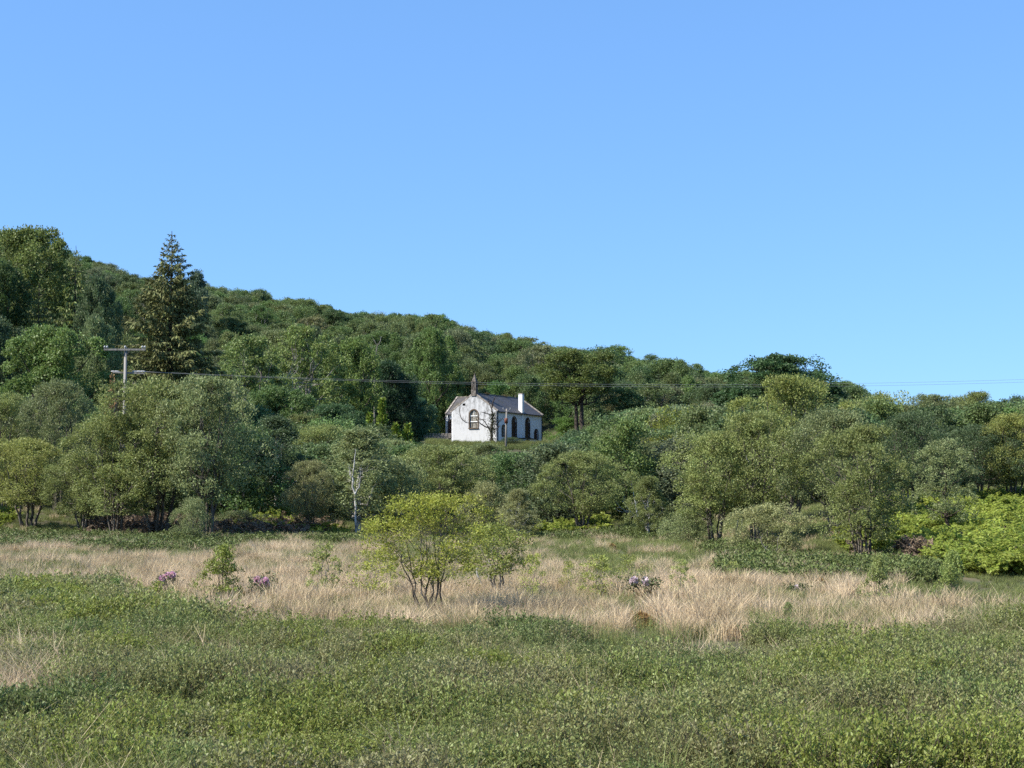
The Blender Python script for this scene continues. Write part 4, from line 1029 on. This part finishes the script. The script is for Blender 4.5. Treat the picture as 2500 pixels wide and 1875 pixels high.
def myrtle_clump(seed, ntw, per, r, h, leaf, mat=MYRT):
    rng = np.random.default_rng(seed); Ps, Ds, tw = [], [], []
    for i in range(ntw):
        a = rng.uniform(0, 6.28); q = r * math.sqrt(rng.random()); b = np.array([q * math.cos(a), q * math.sin(a), -0.05])
        hh = h * rng.uniform(0.55, 1.1) * (1 - 0.3 * (q / r) ** 2)
        o = np.array([math.cos(a), math.sin(a), 0]) * rng.uniform(0.05, 0.5) * hh + rng.normal(size=3) * [0.06, 0.06, 0]
        e = b + o + [0, 0, hh]; m = b + o * 0.25 + [0, 0, hh * 0.55]
        C = bez(b, m, e, 4); tw.append((C, np.array([0.005, 0.004, 0.003, 0.0015])))
        u = rng.uniform(0.35, 1.02, per)
        p = np.stack([np.interp(u, np.linspace(0, 1, 4), C[:, k]) for k in range(3)], 1)
        aa = rng.uniform(0, 6.28, per)
        Ps.append(p + rng.normal(size=(per, 3)) * 0.012); Ds.append(np.stack([np.cos(aa), np.sin(aa), rng.uniform(0.3, 1.3, per)], 1))
    P = np.concatenate(Ps); n = len(P); s = rng.uniform(0.6, 1.25, n)
    v, f = leaf_arrays(rng, P, np.concatenate(Ds), leaf[0] * s, leaf[1] * s)
    v2, f2 = tube_arrays(tw, 3)
    rnd = np.concatenate([np.repeat(rng.random(ntw), per) * 0.4 + 0.6 * rng.random(n), rng.random(len(f2))])
    me = mesh_np('myrtle_clump', np.concatenate([v, v2]), np.concatenate([f, f2 + len(v)]), [mat, TWIG], rnd=rnd)
    me.polygons.foreach_set('material_index', np.concatenate([np.zeros(len(f), np.int32), np.ones(len(f2), np.int32)]))
    return me

def bracken_plant(seed, mat, nf=7, ln=0.95):
    rng = np.random.default_rng(seed); Ps, Ds, Ls, paths = [], [], [], []
    for i in range(nf):
        a = i * 2.4 + rng.uniform(-0.4, 0.4); o = np.array([math.cos(a), math.sin(a), 0]); L = ln * rng.uniform(0.7, 1.15)
        up_ = rng.uniform(0.62, 1.05); C = bez(np.array([0, 0, -0.05]), o * L * 0.12 + [0, 0, L * 0.95], o * L * rng.uniform(0.45, 0.85) + [0, 0, L * up_], 9)
        paths.append((C, np.linspace(0.009, 0.002, 9)))
        u = np.linspace(0.35, 0.99, 15)
        p = np.stack([np.interp(u, np.linspace(0, 1, 9), C[:, k]) for k in range(3)], 1)
        sd = np.cross(o, [0, 0, 1.0]); T = unit(np.gradient(p, axis=0))
        for sg in (-1, 1):
            Ps.append(p); Ds.append(sd * sg + T * 0.45 + rng.normal(size=p.shape) * 0.12); Ls.append(0.36 * L * (1.08 - u) ** 0.8 + 0.02)
    P = np.concatenate(Ps); L = np.concatenate(Ls); v, f = leaf_arrays(rng, P, np.concatenate(Ds), L, L * 0.34 + 0.015)
    v2, f2 = tube_arrays(paths, 3)
    return mesh_np('bracken_plant', np.concatenate([v, v2]), np.concatenate([f, f2 + len(v)]), [mat], rnd=rng.random(len(f) + len(f2)))

def sample(rng, n, d0, d1, p0, p1):
    d = np.sqrt(rng.random(n) * (d1 * d1 - d0 * d0) + d0 * d0); px = rng.uniform(p0, p1, n)
    return px, d, (px - CX) / F * d
def yrow(d, h=0.0):            # photograph row of a point h above the bog at distance d
    return HOR + (CAMZ - h) * F / d
def pts3(x, d, dz=0): return np.stack([x, d, ground(x, d) + dz], 1)
def rots(rng, n, tilt=0.12): return np.stack([rng.normal(0, tilt, n), rng.normal(0, tilt, n), rng.uniform(0, 6.28, n)], 1)
def scls(rng, n, lo, hi, z=None):
    s = rng.uniform(lo, hi, n); zz = s if z is None else s * z
    return np.stack([s, s, zz], 1)

# border between near scrub and dry grass, in photograph pixels (tops of the scrub)
BX = [-300, 0, 130, 250, 400, 480, 600, 800, 1000, 1080, 1150, 1400, 1470, 1530, 1690, 1790, 1900, 2100, 2300, 2500, 2800]
BY = [1402, 1408, 1415, 1425, 1448, 1478, 1492, 1508, 1522, 1528, 1512, 1508, 1530, 1555, 1562, 1540, 1525, 1512, 1512, 1505, 1500]
myr = [myrtle_clump(200 + i, 66, (30, 30, 20, 32, 32, 30, 30, 7)[i], 0.42, (0.68, 0.62, 0.7, 0.74, 0.66, 0.62, 0.7, 0.6)[i], (0.051, 0.023), (MYRT, MYRT, MYRT, MYRTY, MYRTY, MYRTD, MYRTD, MYRT)[i]) for i in range(8)]
myrfar = [myrtle_clump(220 + i, 46, (24, 24, 16, 26, 26, 24, 24, 6)[i], 0.46, 0.66, (0.078, 0.036), (MYRT, MYRT, MYRT, MYRTY, MYRTY, MYRTD, MYRTD, MYRT)[i]) for i in range(8)]

rng = np.random.default_rng(8)
nb = 2300                                              # separate low bushes, each a knot of clumps, domed in the middle
bpx, bd, bx = sample(rng, nb, 14, 60, -650, 3150)
kn = vn(bx, bd, 1.9, 61) + rng.normal(0, 0.35, nb)                   # which state a bush is in
kn += np.interp(HOR + (CAMZ - 0.5) * F / bd, [1600, 1760, 1900], [0, 0.05, 0.35]) - 0.9 * ((bpx > 1060) & (bpx < 1480) & (bd > 29) & (bd < 36))
bk = np.where(kn > 0.55, 3 + rng.integers(0, 2, nb), np.where(kn < -0.6, 5 + rng.integers(0, 2, nb), rng.integers(0, 3, nb)))
bk = np.where(rng.random(nb) < 0.05, 7, bk)                          # nearly leafless ones
br_ = rng.uniform(0.35, 1.0, nb); bh = rng.uniform(0.62, 1.32, nb)
per = 8; m = nb * per
a_ = rng.uniform(0, 6.28, m); q_ = np.sqrt(rng.random(m)); bi = np.repeat(np.arange(nb), per)
x = bx[bi] + br_[bi] * q_ * np.cos(a_); d = bd[bi] + br_[bi] * q_ * np.sin(a_); px = CX + F * x / d
dome = bh[bi] * (0.45 + 0.55 * np.sqrt(np.clip(1 - q_ * q_, 0, 1)))
hgt = 0.55
border = np.interp(px, BX, BY) + 14 * vn(x, d, 0.9, 3) + np.repeat(rng.normal(0, 11, nb) - 22 * (rng.random(nb) < 0.10), per)
row = yrow(d, hgt)
keep = row > border
patchy = vn(x, d, 1.4, 5) * 0.6 + vn(x, d, 4.5, 6) * 0.5
keep &= patchy > -0.55
keep &= ~((px < 150) & (row > 1585) & (row < 1668))                      # pale grass hollow at the left
keep &= ~((row > 1800 - 0.05 * (px - 100)) & (px < 560) & (row > 1765 + 0.16 * px))   # green grass corner
px, d, x, dome, kk = px[keep], d[keep], x[keep], dome[keep], bk[bi][keep]; n = len(d)
sz = np.clip(dome * (1 + 0.15 * vn(x, d, 2.6, 10)) + rng.normal(0, 0.07, n), 0.3, 1.5)
nearm = d < 33
sxy = 0.6 + 0.28 * sz
scatter('bog_myrtle_scrub', myr, pts3(x, d)[nearm], rots(rng, n)[nearm], np.stack([sxy, sxy, sz], 1)[nearm], 'grey-green bog myrtle scrub covering the near ground', 'scrub', 1, kk[nearm])
fm = ~nearm
scatter('bog_myrtle_scrub', myrfar, pts3(x, d)[fm], rots(rng, n)[fm], np.stack([sxy, sxy, sz], 1)[fm], 'grey-green bog myrtle scrub up to the edge of the dry grass', 'scrub', 2, kk[fm])

# far strips of low scrub under the trees
rng = np.random.default_rng(18)
A = [sample(rng, 2000, 74, 100, -150, 900), sample(rng, 1100, 50, 66, 1780, 2560), sample(rng, 300, 70, 78, 1740, 1880), sample(rng, 350, 95, 104, 1180, 1700), sample(rng, 700, 222, 240, 1000, 1480)]
px, d, x = [np.concatenate(q) for q in zip(*A)]
keep = (vn(x, d, 1.6, 11) > -0.15) & ~((px > 560) & (px < 900) & (d < 86)) & ~((px > 2280) & (d < 60))
px, d, x = px[keep], d[keep], x[keep]; n = len(d)
hea = [myrtle_clump(240 + i, 44, 16, 0.6, 0.62, (0.10, 0.05), HEATH) for i in range(3)]
scatter('heather_scrub', hea, pts3(x, d), rots(rng, n), scls(rng, n, 0.7, 1.3) * np.where(d > 200, 0.85, 1.0)[:, None], 'dark green heather and scrub along the foot of the trees', 'scrub', 3)

HUM = [(612, 1368, 60), (605, 1478, 50), (1775, 1490, 60), (1560, 1525, 90), (2000, 1443, 50), (1490, 1342, 40)]
def off_hummocks(x, d):
    ok = np.ones(len(x), bool)
    for hp, hy, hw in HUM:
        hd = CAMZ * F / (hy - HOR); hx = (hp - CX) / F * hd; rr = hw / F * hd / 2
        ok &= ~((np.abs(x - hx) < rr * 0.95) & (d > hd - 0.14 * hd) & (d < hd + rr * 0.6))
    return ok
# dry grass
dryg = [grass_clump(300 + i, 80, 0.22, 0.62, 0.013, DRY, 0.18, 0.5) for i in range(4)]
greg = [grass_clump(320 + i, 70, 0.20, 0.42, 0.014, GREENG, 0.30, 0.8) for i in range(3)]
rng = np.random.default_rng(28)
px, d, x = [np.concatenate(q) for q in zip(sample(rng, 28500, 33, 106, -320, 2820), sample(rng, 3500, 106, 128, -200, 2700))]
row = yrow(d, 0.25); border = np.interp(px, BX, BY)
keep = (row < border + 10 + np.abs(rng.normal(0, 16, len(d)))) & off_hummocks(x, d)
green = vn(x, d, 4.0, 21) * 0.6 + vn(x, d, 1.2, 22) * 0.55
# greener ground towards the trees on the right-hand half and left far strip
green += np.interp(row, [1300, 1345, 1400, 1440, 1500], [0.75, 0.55, 0.12, -0.25, -0.40]) + np.interp(px, [0, 900, 1300, 1600, 1750, 2150, 2350, 2500], [-0.1, -0.1, 0.15, 0.15, 0.02, 0.3, 1.0, 1.4])
green += 0.45 * np.clip(1 - np.abs(px - 1520) / 230, 0, 1) * np.clip(1 - np.abs(row - 1370) / 45, 0, 1) * 1.6
low = np.where((px > 2230) & (d > 43) & (d < 58), 0.5, 1.0)
isg = green + rng.normal(0, 0.3, len(d)) > 0.16
k1 = keep & ~isg
n = k1.sum()
scatter('dry_grass', dryg, pts3(x, d)[k1], rots(rng, n, 0.08), scls(rng, n, 0.75, 1.25, 1.0) * low[k1][:, None] * np.clip(0.95 + 0.35 * vn(x, d, 1.6, 27), 0.5, 1.4)[k1][:, None], 'pale bleached purple-moor grass across the middle of the bog', 'grass', 4)
k2 = keep & isg; n = k2.sum()
scatter('green_grass', greg, pts3(x, d)[k2], rots(rng, n, 0.1), scls(rng, n, 0.7, 1.3) * low[k2][:, None], 'short green sedge and grass towards the trees', 'grass', 5)

rng = np.random.default_rng(33)
px, d, x = sample(rng, 1500, 236, 257, 1040, 1420)
ok = (np.hypot(x - CHC.x, d - CHC.y) > 9.0) & ~((px > 1095) & (d > 251)); px, d, x = px[ok], d[ok], x[ok]; n = len(d)
scatter('green_grass', greg, pts3(x, d), rots(rng, n), scls(rng, n, 1.0, 1.6), 'rough grass on the bank below the church', 'grass', 11)
# grass among the near scrub, the pale hollow at the left and the green corner
rng = np.random.default_rng(38)
px, d, x = sample(rng, 12000, 14, 42, -600, 3100); row = yrow(d, 0.3)
hollow = (px < 190) & (row > 1560) & (row < 1680)
corner = (row > 1765 + 0.16 * px) & (px < 620)
stray = rng.random(len(d)) < np.interp(vn(x, d, 2.3, 31), [0.1, 0.7], [0.02, 0.40])
gap = (vn(x, d, 1.4, 5) * 0.6 + vn(x, d, 4.5, 6) * 0.5) < -0.5
stray |= gap & (rng.random(len(d)) < 0.5)
straydry = rng.random(len(d)) < np.interp(px, [0, 1500, 2000, 2500], [0.02, 0.02, 0.05, 0.08])
kd = (corner & (rng.random(len(d)) < 0.22)) | hollow | (straydry & ~corner) | (gap & (rng.random(len(d)) < 0.35)); n = kd.sum()
dry2 = [grass_clump(340 + i, 30, 0.2, 0.62, 0.007, DRY, 0.3, 0.8) for i in range(3)]
scatter('dry_grass', dry2, pts3(x, d)[kd], rots(rng, n), scls(rng, n, 0.7, 1.3), 'scattered pale grass stalks among the near scrub', 'grass', 6)
kg = corner | (stray & ~hollow); n = kg.sum()
gr2 = [grass_clump(360 + i, 80, 0.24, 0.52, 0.008, GREENG, 0.35, 0.9) for i in range(3)]
scatter('green_grass', gr2, pts3(x, d)[kg], rots(rng, n), scls(rng, n, 0.7, 1.3), 'fresh green grass tufts in the near corner and between shrubs', 'grass', 7)

# bracken
rng = np.random.default_rng(48)
brk = [bracken_plant(400 + i, BRACK, (8, 7, 9, 6)[i], (0.75, 0.85, 0.68, 0.8)[i]) for i in range(4)] + [bracken_plant(409, DEADB, 5, 0.7)]
A = [sample(rng, 5600, 53.5, 92, 2130, 2620), sample(rng, 90, 70, 84, 2040, 2180), sample(rng, 190, 101, 112, 580, 740), sample(rng, 110, 97, 104, 755, 850), sample(rng, 150, 102, 110, 1320, 1480), sample(rng, 40, 104, 112, -60, 40)]
px, d, x = [np.concatenate(q) for q in zip(*A)]
edge = np.interp(px, [1900, 2130, 2250, 2330, 2420, 2600], [70, 66, 61, 55, 52.5, 52])
keep = ~((px > 1880) & (d < edge + 1.2 * vn(x, d, 1.5, 44)))
px, d, x = px[keep], d[keep], x[keep]; n = len(d)
bidx = np.where(rng.random(n) < 0.05, 4, rng.integers(0, 4, n))
scatter('bracken', brk, pts3(x, d), rots(rng, n, 0.22), scls(rng, n, 0.6, 1.15) * np.clip(1 + 0.3 * vn(x, d, 1.3, 46), 0.6, 1.4)[:, None], 'bright green bracken on the bank and under the trees', 'bracken', 8, bidx)
dbr = [bracken_plant(420 + i, DEADB, 6, 0.8) for i in range(2)] + [grass_clump(430, 60, 0.35, 0.5, 0.02, DEADB, 0.6, 0.9)]
A = [sample(rng, 520, 97, 108, 210, 780), sample(rng, 35, 60.5, 63.5, 2190, 2285)]
px, d, x = [np.concatenate(q) for q in zip(*A)]; n = len(d)
scatter('dead_bracken', dbr, pts3(x, d), rots(rng, n, 0.3), scls(rng, n, 0.8, 1.4), 'rust-brown dead bracken under the trees', 'bracken', 9)

# ------------------------------------------------------------------ rhododendrons and moss hummocks
PINK = leaf_material('pink_petals', (0.72, 0.46, 0.56), var=0.2, trans=0.35, hue=0.03)
PALEPINK = leaf_material('pale_pink_petals', (0.70, 0.58, 0.60), var=0.2, trans=0.35, hue=0.03)
def rhodo(px, py_top, base, wpx, petals, label, seed, ntruss):
    rng = np.random.default_rng(seed); d = CAMZ * F / (base - HOR); t = at(px, py_top, d); z = gz(t.x, d); h = t.z - z; r = wpx / F * d / 2
    root = bpy.data.objects.new('rhododendron', None); link(root); root.location = (t.x, d, z); tag(root, label, 'flower bush')
    st = [(bez(np.array([0, 0, -0.1]), np.array([0, 0, h * 0.4]), np.array([r * 0.8 * math.cos(a), r * 0.8 * math.sin(a), h * rng.uniform(0.7, 0.95)]), 5), np.linspace(0.014, 0.005, 5)) for a in rng.uniform(0, 6.28, 9)]
    v, f = tube_arrays(st, 4); link(bpy.data.objects.new('stem', mesh_np('stem', v, f, [BARK])), root)
    tips = np.array([s[0][-1] for s in st]); n = 420
    P = tips[rng.integers(0, 9, n)] + rng.normal(size=(n, 3)) * [r * 0.3, r * 0.3, h * 0.14]
    v, f = leaf_arrays(rng, P, rng.normal(size=(n, 3)) + [0, 0, 0.2], rng.uniform(0.07, 0.12, n), rng.uniform(0.03, 0.045, n))
    o = link(bpy.data.objects.new('foliage', mesh_np('foliage', v, f, [LEAF], rnd=rng.random(n))), root); o.color = (0.085, 0.11, 0.035, 1)
    for i in range(ntruss):
        c = np.array([rng.uniform(-0.85, 0.6) * r, -abs(rng.normal(0.5, 0.25)) * r, h * rng.uniform(0.85, 1.06)]); m = 70
        dd = unit(rng.normal(size=(m, 3))); P = c + dd * 0.04
        v, f = leaf_arrays(rng, P, dd + rng.normal(size=(m, 3)) * 0.3, np.full(m, 0.085), np.full(m, 0.065))
        link(bpy.data.objects.new('flower_truss', mesh_np('flower_truss', v, f, [petals], rnd=rng.random(m))), root)
rhodo(410, 1405, 1468, 40, PINK, 'small pink rhododendron above the left scrub', 1, 3)
rhodo(640, 1415, 1482, 60, PINK, 'pink rhododendron right of the dense yellow-green bush', 2, 4)
rhodo(1575, 1412, 1478, 75, PALEPINK, 'pale pink rhododendron with several flower heads in the dry grass', 3, 6)
rhodo(1945, 1432, 1462, 45, PALEPINK, 'tiny pale rhododendron far right in the dry grass', 4, 2)

MOSS = noise_material('rust_moss', [(0.12, 0.06, 0.02), (0.22, 0.135, 0.05), (0.16, 0.11, 0.05)], 9, bump=1.0, bscale=40)
MOSSL = leaf_material('rust_moss_shoots', (0.25, 0.155, 0.06), var=0.45, trans=0.1, rough=0.9)
def hummock(px, py, wpx, hpx, label, seed):
    rng = np.random.default_rng(seed); d = CAMZ * F / (py - HOR); c = at(px, py, d); z = gz(c.x, d); r = wpx / F * d / 2; h = max(0.30, hpx / F * d)
    na, nr = 18, 6; v = [(0, 0, h)]; f = []
    for j in range(1, nr + 1):
        t = j / nr
        for i in range(na):
            a = 6.2832 * i / na; q = r * t * (1 + 0.18 * math.sin(3 * a + seed) + rng.uniform(-0.08, 0.08))
            v.append((q * math.cos(a), q * math.sin(a) * 0.7, h * (1 - t * t) * (1 + rng.uniform(-0.2, 0.2)) - 0.08 * t))
    for i in range(na):
        f.append((0, 1 + i, 1 + (i + 1) % na))
        for j in range(nr - 1):
            a, b = 1 + j * na, 1 + (j + 1) * na
            f.append((a + i, b + i, b + (i + 1) % na, a + (i + 1) % na))
    root = bpy.data.objects.new('moss_hummock', None); link(root); root.location = (c.x, d, z); tag(root, label, 'moss')
    link(bpy.data.objects.new('mound', mesh_py('mound', v, f, [MOSS], True)), root)
    n = 900; a = rng.uniform(0, 6.28, n); q = np.sqrt(rng.random(n)); P = np.stack([r * q * np.cos(a), r * 0.7 * q * np.sin(a), h * (1 - q * q) - 0.02], 1)
    vv, ff = leaf_arrays(rng, P, rng.normal(size=(n, 3)) * 0.6 + [0, 0, 0.8], rng.uniform(0.06, 0.16, n), rng.uniform(0.02, 0.035, n))
    link(bpy.data.objects.new('foliage', mesh_np('moss_shoots', vv, ff, [MOSSL], rnd=rng.random(n))), root)
hummock(612, 1368, 60, 16, 'rust-orange moss patch left, at the back of the grass', 1)
hummock(605, 1478, 50, 26, 'rust-orange moss patch beside the dense yellow-green bush', 2)
hummock(1775, 1490, 60, 18, 'orange moss patch in the dry grass at right of centre', 3)
hummock(1560, 1525, 90, 20, 'brown moss patch below the pale rhododendron', 4)
hummock(2000, 1443, 50, 12, 'small brown moss patch beside the tiny rhododendron', 5)
hummock(1490, 1342, 40, 8, 'small rusty moss patch near the twin-stemmed birch', 6)
